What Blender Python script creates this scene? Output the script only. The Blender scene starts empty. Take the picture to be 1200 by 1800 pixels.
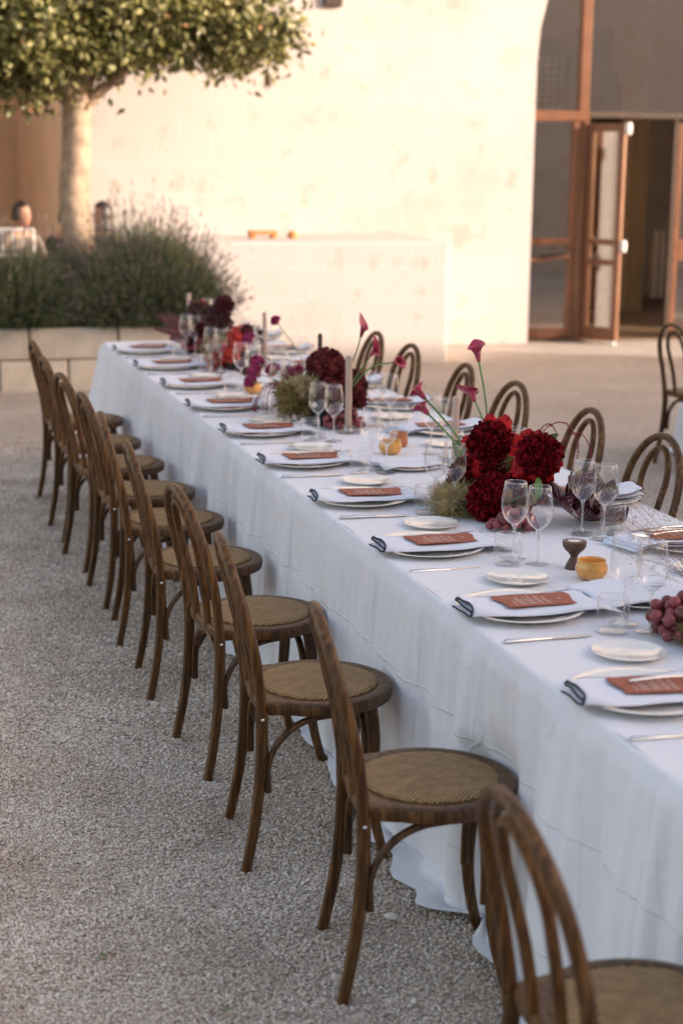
import bpy, bmesh, math, random
import numpy as np
from mathutils import Vector, Matrix, noise
R = math.radians
rng = np.random.default_rng(7)
random.seed(7)
SC = bpy.context.scene
COL = SC.collection

# ------------------------------------------------------------------ camera, sky, sun, exposure
CAM = np.array([-1.4613, -3.8297, 1.9203]); YAW, PIT, ROLL, FPX = 0.28590, 0.21434, 0.01224, 2955.3
fw = Vector((math.sin(YAW)*math.cos(PIT), math.cos(YAW)*math.cos(PIT), -math.sin(PIT)))
rt = Vector((math.cos(YAW), -math.sin(YAW), 0)); up = rt.cross(fw)
r2 = rt*math.cos(ROLL)+up*math.sin(ROLL); u2 = -rt*math.sin(ROLL)+up*math.cos(ROLL)
cd = bpy.data.cameras.new('camera'); cam = bpy.data.objects.new('camera', cd); COL.objects.link(cam)
cam.matrix_world = Matrix(((r2.x, u2.x, -fw.x, CAM[0]), (r2.y, u2.y, -fw.y, CAM[1]), (r2.z, u2.z, -fw.z, CAM[2]), (0, 0, 0, 1)))
cd.sensor_fit = 'VERTICAL'; cd.sensor_height = 36; cd.sensor_width = 24; cd.lens = FPX/1800*36
cd.clip_start = 0.05; cd.clip_end = 400
cd.dof.use_dof = True; cd.dof.focus_distance = 5.05; cd.dof.aperture_fstop = 2.6
SC.camera = cam

SUN_AZ, SUN_EL = R(62), R(15)           # azimuth measured from -y (behind the camera) towards +x
sdir = Vector((math.sin(SUN_AZ)*math.cos(SUN_EL), -math.cos(SUN_AZ)*math.cos(SUN_EL), math.sin(SUN_EL)))
W = bpy.data.worlds.new('World'); SC.world = W; W.use_nodes = True
nt = W.node_tree; nt.nodes.clear()
sky = nt.nodes.new('ShaderNodeTexSky'); sky.sky_type = 'NISHITA'; sky.sun_disc = False
sky.sun_elevation = SUN_EL; sky.sun_rotation = math.atan2(sdir.x, sdir.y)
sky.air_density = 1.0; sky.dust_density = 2.5; sky.ozone_density = 1.0
bg = nt.nodes.new('ShaderNodeBackground'); bg.inputs[1].default_value = 0.15
wo = nt.nodes.new('ShaderNodeOutputWorld')
warm = nt.nodes.new('ShaderNodeMix'); warm.data_type = 'RGBA'; warm.blend_type = 'MULTIPLY'; warm.inputs[0].default_value = 1; warm.inputs[7].default_value = (1.0, 0.80, 0.675, 1)   # warm white balance of the photograph
nt.links.new(sky.outputs[0], warm.inputs[6]); nt.links.new(warm.outputs[2], bg.inputs[0]); nt.links.new(bg.outputs[0], wo.inputs[0])
sl = bpy.data.lights.new('sun', 'SUN'); sl.energy = 2.0; sl.angle = R(0.6); sl.color = (1.0, 0.87, 0.77)
so = bpy.data.objects.new('sun', sl); COL.objects.link(so)
so.rotation_euler = sdir.to_track_quat('Z', 'Y').to_euler()
SC.view_settings.view_transform = 'Standard'; SC.view_settings.look = 'None'
SC.view_settings.exposure = 1.97; SC.view_settings.gamma = 1.0; SC.view_settings.use_curve_mapping = False
SC.cycles.max_bounces = 12; SC.cycles.transparent_max_bounces = 32; SC.cycles.transmission_bounces = 12
SC.cycles.caustics_reflective = False; SC.cycles.caustics_refractive = False
SC.cycles.sample_clamp_indirect = 6

def px(P):
    d = np.array(P, float)-CAM
    z = d@np.array(fw); return 600+FPX*(d@np.array(r2))/z, 900-FPX*(d@np.array(u2))/z
def seen(P, m=0):
    u, v = px(P); return -m < u < 1200+m and -m < v < 1800+m

# ------------------------------------------------------------------ materials
MATS = {}
def newmat(name):
    m = bpy.data.materials.new(name); m.use_nodes = True
    b = m.node_tree.nodes['Principled BSDF']; MATS[name] = m
    return m, m.node_tree, b
def N(nt, t, **k):
    n = nt.nodes.new(t)
    for a, v in k.items():
        if a.startswith('i_'):
            key = a[2:]; key = int(key) if key.isdigit() else key.replace('_', ' ')
            n.inputs[key].default_value = v
        else: setattr(n, a, v)
    return n
def L(nt, a, ao, b, bi): nt.links.new(a.outputs[ao], b.inputs[bi])
def ramp(nt, stops):
    r = nt.nodes.new('ShaderNodeValToRGB'); e = r.color_ramp.elements
    while len(e) < len(stops): e.new(0.5)
    for q, (p, c) in zip(e, stops): q.position = p; q.color = (*c, 1) if len(c) == 3 else c
    return r
def plain(name, col, rough=0.5, var=0.0, scale=20, bump=0, bscale=60, spec=0.5, obj=True, **k):
    """procedural material: colour mottled by noise, optional bump"""
    m, nt, b = newmat(name)
    b.inputs['Roughness'].default_value = rough; b.inputs['Specular IOR Level'].default_value = spec
    tc = N(nt, 'ShaderNodeTexCoord')
    n = N(nt, 'ShaderNodeTexNoise', i_Scale=scale, i_Detail=4.0); L(nt, tc, 'Object', n, 'Vector')
    d = tuple(max(0, c*(1-var)) for c in col); l = tuple(min(1, c*(1+var)) for c in col)
    r = ramp(nt, [(0.3, d), (0.7, l)]); L(nt, n, 'Fac', r, 0); L(nt, r, 0, b, 'Base Color')
    if bump:
        n2 = N(nt, 'ShaderNodeTexNoise', i_Scale=bscale, i_Detail=3.0); L(nt, tc, 'Object', n2, 'Vector')
        bp = N(nt, 'ShaderNodeBump', i_Distance=bump); bp.inputs['Strength'].default_value = 1; L(nt, n2, 'Fac', bp, 'Height'); L(nt, bp, 0, b, 'Normal')
    for a, v in k.items(): b.inputs[a.replace('_', ' ')].default_value = v
    return m

plain('white_ceramic', (0.78, 0.76, 0.72), 0.07, 0.02, 6, Coat_Weight=0.5)
plain('steel', (0.62, 0.60, 0.57), 0.22, 0.05, 30, Metallic=1.0)
plain('terracotta_card', (0.34, 0.095, 0.052), 0.7, 0.06, 40)
plain('card_ink', (0.82, 0.72, 0.62), 0.7, 0.02, 40)
plain('brown_piping', (0.022, 0.011, 0.010), 0.85, 0.2, 60)
plain('taupe_wax', (0.44, 0.33, 0.27), 0.42, 0.04, 20, Subsurface_Weight=0.15)
plain('brown_wax', (0.060, 0.035, 0.028), 0.45, 0.1, 20)
plain('walnut_wood', (0.085, 0.042, 0.028), 0.5, 0.25, 25, 0.0004, 80)
plain('tea_wax', (0.75, 0.72, 0.66), 0.4, 0.03, 20)
plain('green_stem', (0.10, 0.19, 0.045), 0.5, 0.25, 25)
plain('green_leaf', (0.075, 0.16, 0.030), 0.45, 0.3, 30)
plain('peony_petal', (0.125, 0.0018, 0.006), 0.7, 0.75, 55, spec=0.10)
plain('peony_guard', (0.36, 0.004, 0.008), 0.6, 0.5, 45, spec=0.2)
plain('hydrangea_floret', (0.115, 0.018, 0.019), 0.75, 0.7, 45, spec=0.15)
plain('calla_spathe', (0.32, 0.014, 0.050), 0.38, 0.45, 35)
plain('carnation_petal', (0.34, 0.020, 0.110), 0.55, 0.35, 60)
plain('dahlia_petal', (0.085, 0.004, 0.009), 0.55, 0.4, 50)
plain('brown_petal', (0.085, 0.030, 0.024), 0.6, 0.4, 40)
plain('coral_petal', (0.50, 0.035, 0.022), 0.5, 0.35, 30)
plain('pink_petal', (0.50, 0.19, 0.16), 0.5, 0.3, 30)
plain('amaranth', (0.24, 0.022, 0.035), 0.65, 0.35, 60)
plain('dry_moss', (0.48, 0.38, 0.20), 0.8, 0.5, 30)
plain('green_moss', (0.24, 0.18, 0.06), 0.8, 0.5, 30)
plain('dry_twig', (0.30, 0.17, 0.12), 0.8, 0.4, 30)
plain('foam', (0.03, 0.035, 0.02), 0.9, 0.2, 30)
plain('lavender_leaf', (0.120, 0.148, 0.072), 0.7, 0.45, 6)
plain('lavender_flower', (0.17, 0.135, 0.135), 0.7, 0.35, 8)
plain('bark', (0.40, 0.29, 0.20), 0.85, 0.35, 9, 0.012, 14)
plain('tree_leaf', (0.200, 0.190, 0.062), 0.45, 0.5, 2.5)
plain('tree_leaf_brown', (0.24, 0.11, 0.035), 0.55, 0.4, 8)
plain('soil', (0.10, 0.07, 0.045), 0.95, 0.3, 12, 0.01, 30)
plain('skin', (0.52, 0.27, 0.18), 0.5, 0.05, 8)
plain('dark_hair', (0.018, 0.010, 0.007), 0.45, 0.3, 40)
plain('olive_cloth', (0.17, 0.16, 0.11), 0.85, 0.1, 8)
plain('dusty_cloth', (0.24, 0.19, 0.15), 0.85, 0.1, 8)
plain('black_cloth', (0.025, 0.022, 0.022), 0.85, 0.1, 8)
plain('white_paint', (0.78, 0.76, 0.72), 0.45, 0.02, 8)
plain('copper_paint', (0.185, 0.078, 0.040), 0.35, 0.18, 5, 0.0008, 30)
plain('dark_wood', (0.050, 0.028, 0.018), 0.55, 0.25, 10)
plain('pale_stone', (0.60, 0.50, 0.40), 0.9, 0.10, 2.5, 0.006, 18)
plain('orange_clay', (0.55, 0.24, 0.09), 0.8, 0.12, 8)
plain('interior_wall', (0.62, 0.50, 0.38), 0.9, 0.12, 1.5)
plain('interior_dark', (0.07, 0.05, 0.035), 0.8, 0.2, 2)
plain('beige_curtain', (0.42, 0.31, 0.19), 0.9, 0.1, 3)
plain('interior_tile', (0.21, 0.15, 0.10), 0.35, 0.35, 1.2)
plain('ochre_plaster', (0.80, 0.60, 0.42), 0.9, 0.10, 1.2, 0.004, 10)
plain('pebble_white', (0.66, 0.62, 0.56), 0.7, 0.06, 60)
plain('fallen_leaf', (0.20, 0.10, 0.04), 0.8, 0.4, 40)
plain('bulb_glass', (0.8, 0.78, 0.7), 0.3, 0.02, 8)

def stone_wall():
    m, nt, b = newmat('limestone'); b.inputs['Roughness'].default_value = 0.92
    tc = N(nt, 'ShaderNodeTexCoord')
    mp = N(nt, 'ShaderNodeMapping'); mp.inputs['Rotation'].default_value = (R(90), 0, 0); L(nt, tc, 'Object', mp, 0)
    n = N(nt, 'ShaderNodeTexNoise', i_Scale=0.9, i_Detail=6.0, i_Roughness=0.62); L(nt, tc, 'Object', n, 'Vector')
    r = ramp(nt, [(0.32, (0.47, 0.405, 0.355)), (0.45, (0.53, 0.482, 0.448)), (0.75, (0.56, 0.516, 0.488))]); L(nt, n, 'Fac', r, 0)
    br = N(nt, 'ShaderNodeTexBrick', i_Scale=1.0, i_Mortar_Size=0.012, i_Brick_Width=0.62, i_Row_Height=0.29)
    br.inputs['Color1'].default_value = (1, 1, 1, 1); br.inputs['Color2'].default_value = (0.93, 0.90, 0.86, 1); br.inputs['Mortar'].default_value = (1.06, 1.06, 1.08, 1)
    L(nt, mp, 0, br, 'Vector')
    mx = N(nt, 'ShaderNodeMix', data_type='RGBA', blend_type='MULTIPLY'); mx.inputs[0].default_value = 0.35
    L(nt, r, 0, mx, 6); L(nt, br, 'Color', mx, 7); 
    n3 = N(nt, 'ShaderNodeTexNoise', i_Scale=5.0, i_Detail=5.0); L(nt, tc, 'Object', n3, 'Vector')
    r3 = ramp(nt, [(0.30, (0.80, 0.70, 0.60)), (0.42, (1, 1, 1))]); L(nt, n3, 'Fac', r3, 0)
    mx2 = N(nt, 'ShaderNodeMix', data_type='RGBA', blend_type='MULTIPLY'); mx2.inputs[0].default_value = 0.6
    L(nt, mx, 2, mx2, 6); L(nt, r3, 0, mx2, 7); L(nt, mx2, 2, b, 'Base Color')
    n2 = N(nt, 'ShaderNodeTexNoise', i_Scale=30.0, i_Detail=6.0); L(nt, tc, 'Object', n2, 'Vector')
    bp = N(nt, 'ShaderNodeBump', i_Distance=0.004); L(nt, n2, 'Fac', bp, 'Height'); L(nt, bp, 0, b, 'Normal')
stone_wall()

def block_stone():
    m, nt, b = newmat('planter_stone'); b.inputs['Roughness'].default_value = 0.95
    tc = N(nt, 'ShaderNodeTexCoord'); oi = N(nt, 'ShaderNodeObjectInfo')
    n = N(nt, 'ShaderNodeTexNoise', i_Scale=4.0, i_Detail=6.0); L(nt, tc, 'Object', n, 'Vector')
    r = ramp(nt, [(0.3, (0.46, 0.40, 0.32)), (0.7, (0.62, 0.56, 0.48))]); L(nt, n, 'Fac', r, 0)
    hs = N(nt, 'ShaderNodeHueSaturation'); L(nt, r, 0, hs, 'Color')
    mr = N(nt, 'ShaderNodeMapRange', i_3=0.82, i_4=1.12); L(nt, oi, 'Random', mr, 0); L(nt, mr, 0, hs, 'Value'); L(nt, hs, 0, b, 'Base Color')
    bp = N(nt, 'ShaderNodeBump', i_Distance=0.03); L(nt, n, 'Fac', bp, 'Height'); L(nt, bp, 0, b, 'Normal')
block_stone()

def gravel_ground():
    m, nt, b = newmat('gravel_bed'); b.inputs['Roughness'].default_value = 0.95
    tc = N(nt, 'ShaderNodeTexCoord')
    v = N(nt, 'ShaderNodeTexVoronoi', i_Scale=115.0); L(nt, tc, 'Object', v, 'Vector')
    n = N(nt, 'ShaderNodeTexNoise', i_Scale=1.1, i_Detail=6.0, i_Roughness=0.6); L(nt, tc, 'Object', n, 'Vector')
    r = ramp(nt, [(0.0, (0.52, 0.45, 0.38)), (0.45, (0.67, 0.595, 0.52)), (1.0, (0.79, 0.725, 0.65))])
    sep = N(nt, 'ShaderNodeSeparateColor'); L(nt, v, 'Color', sep, 0); L(nt, sep, 0, r, 0)
    d = ramp(nt, [(0.25, (1, 1, 1)), (0.75, (0.45, 0.42, 0.4))]); L(nt, v, 'Distance', d, 0)
    mx = N(nt, 'ShaderNodeMix', data_type='RGBA', blend_type='MULTIPLY'); mx.inputs[0].default_value = 1
    L(nt, r, 0, mx, 6); L(nt, d, 0, mx, 7)
    big = ramp(nt, [(0.35, (0.84, 0.82, 0.80)), (0.65, (1.0, 1.0, 1.0))]); L(nt, n, 'Fac', big, 0)
    mx2 = N(nt, 'ShaderNodeMix', data_type='RGBA', blend_type='MULTIPLY'); mx2.inputs[0].default_value = 1
    L(nt, mx, 2, mx2, 6); L(nt, big, 0, mx2, 7); L(nt, mx2, 2, b, 'Base Color')
    bp = N(nt, 'ShaderNodeBump', i_Distance=0.006, invert=True); L(nt, v, 'Distance', bp, 'Height'); L(nt, bp, 0, b, 'Normal')
    # loose stones: one colour per stone
    m, nt, b = newmat('gravel_stone'); b.inputs['Roughness'].default_value = 0.85
    oi = N(nt, 'ShaderNodeObjectInfo')
    r = ramp(nt, [(0.0, (0.30, 0.225, 0.165)), (0.10, (0.48, 0.385, 0.30)), (0.40, (0.62, 0.525, 0.43)), (0.70, (0.73, 0.64, 0.54)), (0.93, (0.79, 0.72, 0.63)), (1.0, (0.86, 0.82, 0.76))])
    L(nt, oi, 'Random', r, 0)
    n = N(nt, 'ShaderNodeTexNoise', i_Scale=2.2, i_Detail=5.0, i_Roughness=0.6); L(nt, oi, 'Location', n, 'Vector')
    q = ramp(nt, [(0.34, (0.80, 0.75, 0.70)), (0.60, (1.0, 1.0, 1.0))]); L(nt, n, 'Fac', q, 0)
    mx = N(nt, 'ShaderNodeMix', data_type='RGBA', blend_type='MULTIPLY'); mx.inputs[0].default_value = 1
    L(nt, r, 0, mx, 6); L(nt, q, 0, mx, 7); L(nt, mx, 2, b, 'Base Color')
gravel_ground()

def wood():
    m, nt, b = newmat('chair_wood'); b.inputs['Roughness'].default_value = 0.42; b.inputs['Specular IOR Level'].default_value = 0.32
    tc = N(nt, 'ShaderNodeTexCoord'); oi = N(nt, 'ShaderNodeObjectInfo')
    mp = N(nt, 'ShaderNodeMapping'); mp.inputs['Scale'].default_value = (26, 26, 2.2); L(nt, tc, 'Object', mp, 0)
    n = N(nt, 'ShaderNodeTexNoise', i_Scale=3.0, i_Detail=8.0, i_Roughness=0.62, i_Distortion=0.6); L(nt, mp, 0, n, 'Vector')
    n2 = N(nt, 'ShaderNodeTexNoise', i_Scale=4.0, i_Detail=3.0); L(nt, tc, 'Object', n2, 'Vector')
    r = ramp(nt, [(0.30, (0.032, 0.0125, 0.0030)), (0.50, (0.092, 0.040, 0.0105)), (0.76, (0.250, 0.125, 0.040))]); L(nt, n, 'Fac', r, 0)
    r2_ = ramp(nt, [(0.32, (0.62, 0.60, 0.58)), (0.62, (1.0, 1.0, 1.0)), (0.75, (1.25, 1.2, 1.12))]); L(nt, n2, 'Fac', r2_, 0)
    mx = N(nt, 'ShaderNodeMix', data_type='RGBA', blend_type='MULTIPLY'); mx.inputs[0].default_value = 1
    L(nt, r, 0, mx, 6); L(nt, r2_, 0, mx, 7)
    hs = N(nt, 'ShaderNodeHueSaturation'); mr = N(nt, 'ShaderNodeMapRange', i_3=0.88, i_4=1.12); L(nt, oi, 'Random', mr, 0); L(nt, mr, 0, hs, 'Value')
    L(nt, mx, 2, hs, 'Color'); L(nt, hs, 0, b, 'Base Color')
    bp = N(nt, 'ShaderNodeBump', i_Distance=0.0006); L(nt, n, 'Fac', bp, 'Height'); L(nt, bp, 0, b, 'Normal')
wood()

def rattan():
    m, nt, b = newmat('rattan_weave'); b.inputs['Roughness'].default_value = 0.6; b.inputs['Specular IOR Level'].default_value = 0.25
    tc = N(nt, 'ShaderNodeTexCoord')
    mp = N(nt, 'ShaderNodeMapping'); mp.inputs['Rotation'].default_value = (0, 0, R(38)); L(nt, tc, 'Object', mp, 0)
    w1 = N(nt, 'ShaderNodeTexWave', wave_type='BANDS', bands_direction='X', i_Scale=36.0, i_Distortion=0.25); L(nt, mp, 0, w1, 'Vector')
    w2 = N(nt, 'ShaderNodeTexWave', wave_type='BANDS', bands_direction='Y', i_Scale=36.0, i_Distortion=0.25); L(nt, mp, 0, w2, 'Vector')
    mul = N(nt, 'ShaderNodeMath', operation='MULTIPLY'); L(nt, w1, 'Fac', mul, 0); L(nt, w2, 'Fac', mul, 1)
    mxm = N(nt, 'ShaderNodeMath', operation='MAXIMUM'); L(nt, w1, 'Fac', mxm, 0); L(nt, w2, 'Fac', mxm, 1)
    n = N(nt, 'ShaderNodeTexNoise', i_Scale=35.0, i_Detail=3.0); L(nt, tc, 'Object', n, 'Vector')
    r = ramp(nt, [(0.05, (0.080, 0.038, 0.012)), (0.30, (0.30, 0.175, 0.072)), (0.75, (0.58, 0.385, 0.190))])
    mx = N(nt, 'ShaderNodeMath', operation='ADD'); L(nt, mul, 0, mx, 0)
    sc = N(nt, 'ShaderNodeMath', operation='MULTIPLY_ADD'); sc.inputs[1].default_value = 0.45; sc.inputs[2].default_value = -0.12
    L(nt, n, 'Fac', sc, 0); L(nt, sc, 0, mx, 1); L(nt, mx, 0, r, 0); L(nt, r, 0, b, 'Base Color')
    bp = N(nt, 'ShaderNodeBump', i_Distance=0.0025); L(nt, mul, 0, bp, 'Height'); L(nt, bp, 0, b, 'Normal')
rattan()

def linen(name, col, creases):
    m, nt, b = newmat(name); b.inputs['Roughness'].default_value = 0.9
    b.inputs['Sheen Weight'].default_value = 0.15
    tc = N(nt, 'ShaderNodeTexCoord')
    n = N(nt, 'ShaderNodeTexNoise', i_Scale=3.0, i_Detail=4.0); L(nt, tc, 'Object', n, 'Vector')
    r = ramp(nt, [(0.3, tuple(c*0.975 for c in col)), (0.7, col)]); L(nt, n, 'Fac', r, 0); L(nt, r, 0, b, 'Base Color')
    mpy = N(nt, 'ShaderNodeMapping'); mpy.inputs['Scale'].default_value = (1, 0.55, 1); L(nt, tc, 'Object', mpy, 0)
    nn = N(nt, 'ShaderNodeTexNoise', i_Scale=16.0, i_Detail=5.0, i_Roughness=0.6); L(nt, mpy, 0, nn, 'Vector')
    weave = N(nt, 'ShaderNodeTexNoise', i_Scale=700.0, i_Detail=1.0); L(nt, tc, 'Object', weave, 'Vector')
    h = N(nt, 'ShaderNodeMath', operation='MULTIPLY_ADD'); h.inputs[1].default_value = 0.06; L(nt, weave, 'Fac', h, 0); L(nt, nn, 'Fac', h, 2)
    last = h
    if creases:
        # pressed fold lines left in the cloth: thin ridges at fixed heights and spacings
        sp = N(nt, 'ShaderNodeSeparateXYZ'); L(nt, tc, 'Object', sp, 0)
        wob = N(nt, 'ShaderNodeTexNoise', i_Scale=5.0, i_Detail=2.0); L(nt, tc, 'Object', wob, 'Vector')
        for axis, per, off, amp in (('Z', 0.30, 0.10, 0.035), ('Y', 0.46, 0.13, 0.03), ('X', 0.37, 0.0, 0.05)):
            a1 = N(nt, 'ShaderNodeMath', operation='MULTIPLY_ADD'); a1.inputs[1].default_value = amp; L(nt, wob, 'Fac', a1, 0); L(nt, sp, axis, a1, 2)
            a2 = N(nt, 'ShaderNodeMath', operation='ADD'); a2.inputs[1].default_value = off; L(nt, a1, 0, a2, 0)
            a3 = N(nt, 'ShaderNodeMath', operation='PINGPONG'); a3.inputs[1].default_value = per/2; L(nt, a2, 0, a3, 0)
            a4 = N(nt, 'ShaderNodeMapRange', i_1=0.0, i_2=0.005, i_3=1.0, i_4=0.0); L(nt, a3, 0, a4, 0)
            a5 = N(nt, 'ShaderNodeMath', operation='MULTIPLY_ADD'); a5.inputs[1].default_value = 0.30; L(nt, a4, 0, a5, 0); L(nt, last, 0, a5, 2)
            last = a5
    bp = N(nt, 'ShaderNodeBump', i_Distance=0.007 if creases else 0.002); L(nt, last, 0, bp, 'Height'); L(nt, bp, 0, b, 'Normal')
linen('table_linen', (0.76, 0.765, 0.81), True)
linen('napkin_linen', (0.72, 0.75, 0.84), False)

def glassy():
    # thin-walled glass: see-through, with reflections growing towards the rim of the shape
    m = bpy.data.materials.new('thin_glass'); m.use_nodes = True; MATS['thin_glass'] = m; nt = m.node_tree; nt.nodes.clear()
    o = N(nt, 'ShaderNodeOutputMaterial'); t = N(nt, 'ShaderNodeBsdfTransparent'); t.inputs[0].default_value = (0.992, 0.992, 0.992, 1)
    g = N(nt, 'ShaderNodeBsdfGlossy', i_Roughness=0.03); g.inputs[0].default_value = (1, 1, 1, 1)
    lw = N(nt, 'ShaderNodeLayerWeight', i_Blend=0.5); pw = N(nt, 'ShaderNodeMath', operation='POWER'); pw.inputs[1].default_value = 3.0
    L(nt, lw, 'Facing', pw, 0); ma = N(nt, 'ShaderNodeMath', operation='MULTIPLY_ADD'); ma.inputs[1].default_value = 0.62; ma.inputs[2].default_value = 0.035
    L(nt, pw, 0, ma, 0); mx = N(nt, 'ShaderNodeMixShader'); L(nt, ma, 0, mx, 0); L(nt, t, 0, mx, 1); L(nt, g, 0, mx, 2); L(nt, mx, 0, o, 0)
    m = bpy.data.materials.new('window_glass'); m.use_nodes = True; MATS['window_glass'] = m; nt = m.node_tree; nt.nodes.clear()
    o = N(nt, 'ShaderNodeOutputMaterial'); t = N(nt, 'ShaderNodeBsdfTransparent'); t.inputs[0].default_value = (0.80, 0.79, 0.77, 1)
    g = N(nt, 'ShaderNodeBsdfGlossy', i_Roughness=0.01); g.inputs[0].default_value = (1, 1, 1, 1)
    mx = N(nt, 'ShaderNodeMixShader', i_0=0.24); L(nt, t, 0, mx, 1); L(nt, g, 0, mx, 2); L(nt, mx, 0, o, 0)
    m = bpy.data.materials.new('solid_glass'); m.use_nodes = True; MATS['solid_glass'] = m; nt = m.node_tree; nt.nodes.clear()
    o = N(nt, 'ShaderNodeOutputMaterial'); t = N(nt, 'ShaderNodeBsdfTransparent'); t.inputs[0].default_value = (0.99, 0.99, 0.99, 1)
    g = N(nt, 'ShaderNodeBsdfGlass', i_Roughness=0.01, i_IOR=1.35); g.inputs[0].default_value = (1, 1, 1, 1); gl = N(nt, 'ShaderNodeBsdfGlossy', i_Roughness=0.04); gl.inputs[0].default_value = (1, 1, 1, 1)
    mx = N(nt, 'ShaderNodeMixShader', i_0=0.38); L(nt, t, 0, mx, 1); L(nt, g, 0, mx, 2)
    m2 = N(nt, 'ShaderNodeMixShader', i_0=0.16); L(nt, mx, 0, m2, 1); L(nt, gl, 0, m2, 2); L(nt, m2, 0, o, 0)
    for nm, col, rg in (('amber_glass', (0.72, 0.36, 0.085), 0.12), ('copper_glass', (0.50, 0.17, 0.050), 0.2)):
        m, nt, b = newmat(nm); tc = N(nt, 'ShaderNodeTexCoord')
        n = N(nt, 'ShaderNodeTexNoise', i_Scale=26.0, i_Detail=6.0, i_Distortion=1.0); L(nt, tc, 'Object', n, 'Vector')
        r = ramp(nt, [(0.3, tuple(c*0.75 for c in col)), (0.7, tuple(min(1, c*1.15) for c in col))]); L(nt, n, 'Fac', r, 0); L(nt, r, 0, b, 'Base Color')
        b.inputs['Roughness'].default_value = rg; b.inputs['Coat Weight'].default_value = 0.6; b.inputs['Subsurface Weight'].default_value = 0.25
        b.inputs['Subsurface Radius'].default_value = (0.02, 0.01, 0.004)
glassy()

def grape():
    m, nt, b = newmat('grape_skin'); b.inputs['Roughness'].default_value = 0.42
    tc = N(nt, 'ShaderNodeTexCoord'); oi = N(nt, 'ShaderNodeObjectInfo')
    n = N(nt, 'ShaderNodeTexNoise', i_Scale=60.0, i_Detail=4.0); L(nt, tc, 'Object', n, 'Vector')
    r = ramp(nt, [(0.3, (0.15, 0.016, 0.026)), (0.7, (0.32, 0.080, 0.090))]); L(nt, n, 'Fac', r, 0)
    hs = N(nt, 'ShaderNodeHueSaturation'); mr = N(nt, 'ShaderNodeMapRange', i_3=0.5, i_4=1.2); L(nt, oi, 'Random', mr, 0)
    L(nt, mr, 0, hs, 'Value'); L(nt, r, 0, hs, 'Color'); L(nt, hs, 0, b, 'Base Color')
    b.inputs['Subsurface Weight'].default_value = 0.1; b.inputs['Subsurface Radius'].default_value = (0.01, 0.004, 0.004)
    # radicchio leaf: dark red blade with a pale midrib and branching veins (UV: x across, y along)
    m, nt, b = newmat('radicchio_leaf'); b.inputs['Roughness'].default_value = 0.4
    tc = N(nt, 'ShaderNodeTexCoord'); sp = N(nt, 'ShaderNodeSeparateXYZ'); L(nt, tc, 'UV', sp, 0)
    dx = N(nt, 'ShaderNodeMath', operation='SUBTRACT'); dx.inputs[1].default_value = 0.5; L(nt, sp, 'X', dx, 0)
    ab = N(nt, 'ShaderNodeMath', operation='ABSOLUTE'); L(nt, dx, 0, ab, 0)
    wid = N(nt, 'ShaderNodeMapRange', i_1=0.0, i_2=1.0, i_3=0.16, i_4=0.02); L(nt, sp, 'Y', wid, 0)
    rib = N(nt, 'ShaderNodeMath', operation='LESS_THAN'); L(nt, ab, 0, rib, 0); L(nt, wid, 0, rib, 1)
    # veins: diagonal bands in y - |x|*k, wobbling
    nz = N(nt, 'ShaderNodeTexNoise', i_Scale=9.0, i_Detail=3.0); L(nt, tc, 'UV', nz, 'Vector')
    v1 = N(nt, 'ShaderNodeMath', operation='MULTIPLY_ADD'); v1.inputs[1].default_value = -1.1; L(nt, ab, 0, v1, 0); L(nt, sp, 'Y', v1, 2)
    v2 = N(nt, 'ShaderNodeMath', operation='MULTIPLY_ADD'); v2.inputs[1].default_value = 0.22; L(nt, nz, 'Fac', v2, 0); L(nt, v1, 0, v2, 2)
    v3 = N(nt, 'ShaderNodeMath', operation='PINGPONG'); v3.inputs[1].default_value = 0.06; L(nt, v2, 0, v3, 0)
    vw = N(nt, 'ShaderNodeMapRange', i_1=0.0, i_2=0.42, i_3=0.017, i_4=0.002); L(nt, ab, 0, vw, 0)
    vein = N(nt, 'ShaderNodeMath', operation='LESS_THAN'); L(nt, v3, 0, vein, 0); L(nt, vw, 0, vein, 1)
    mxm = N(nt, 'ShaderNodeMath', operation='MAXIMUM'); L(nt, rib, 0, mxm, 0); L(nt, vein, 0, mxm, 1)
    mx = N(nt, 'ShaderNodeMix', data_type='RGBA'); mx.inputs[6].default_value = (0.060, 0.004, 0.012, 1); mx.inputs[7].default_value = (0.80, 0.62, 0.58, 1); b.inputs['Specular IOR Level'].default_value = 0.25
    L(nt, mxm, 0, mx, 0); L(nt, mx, 2, b, 'Base Color')
grape()

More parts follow.
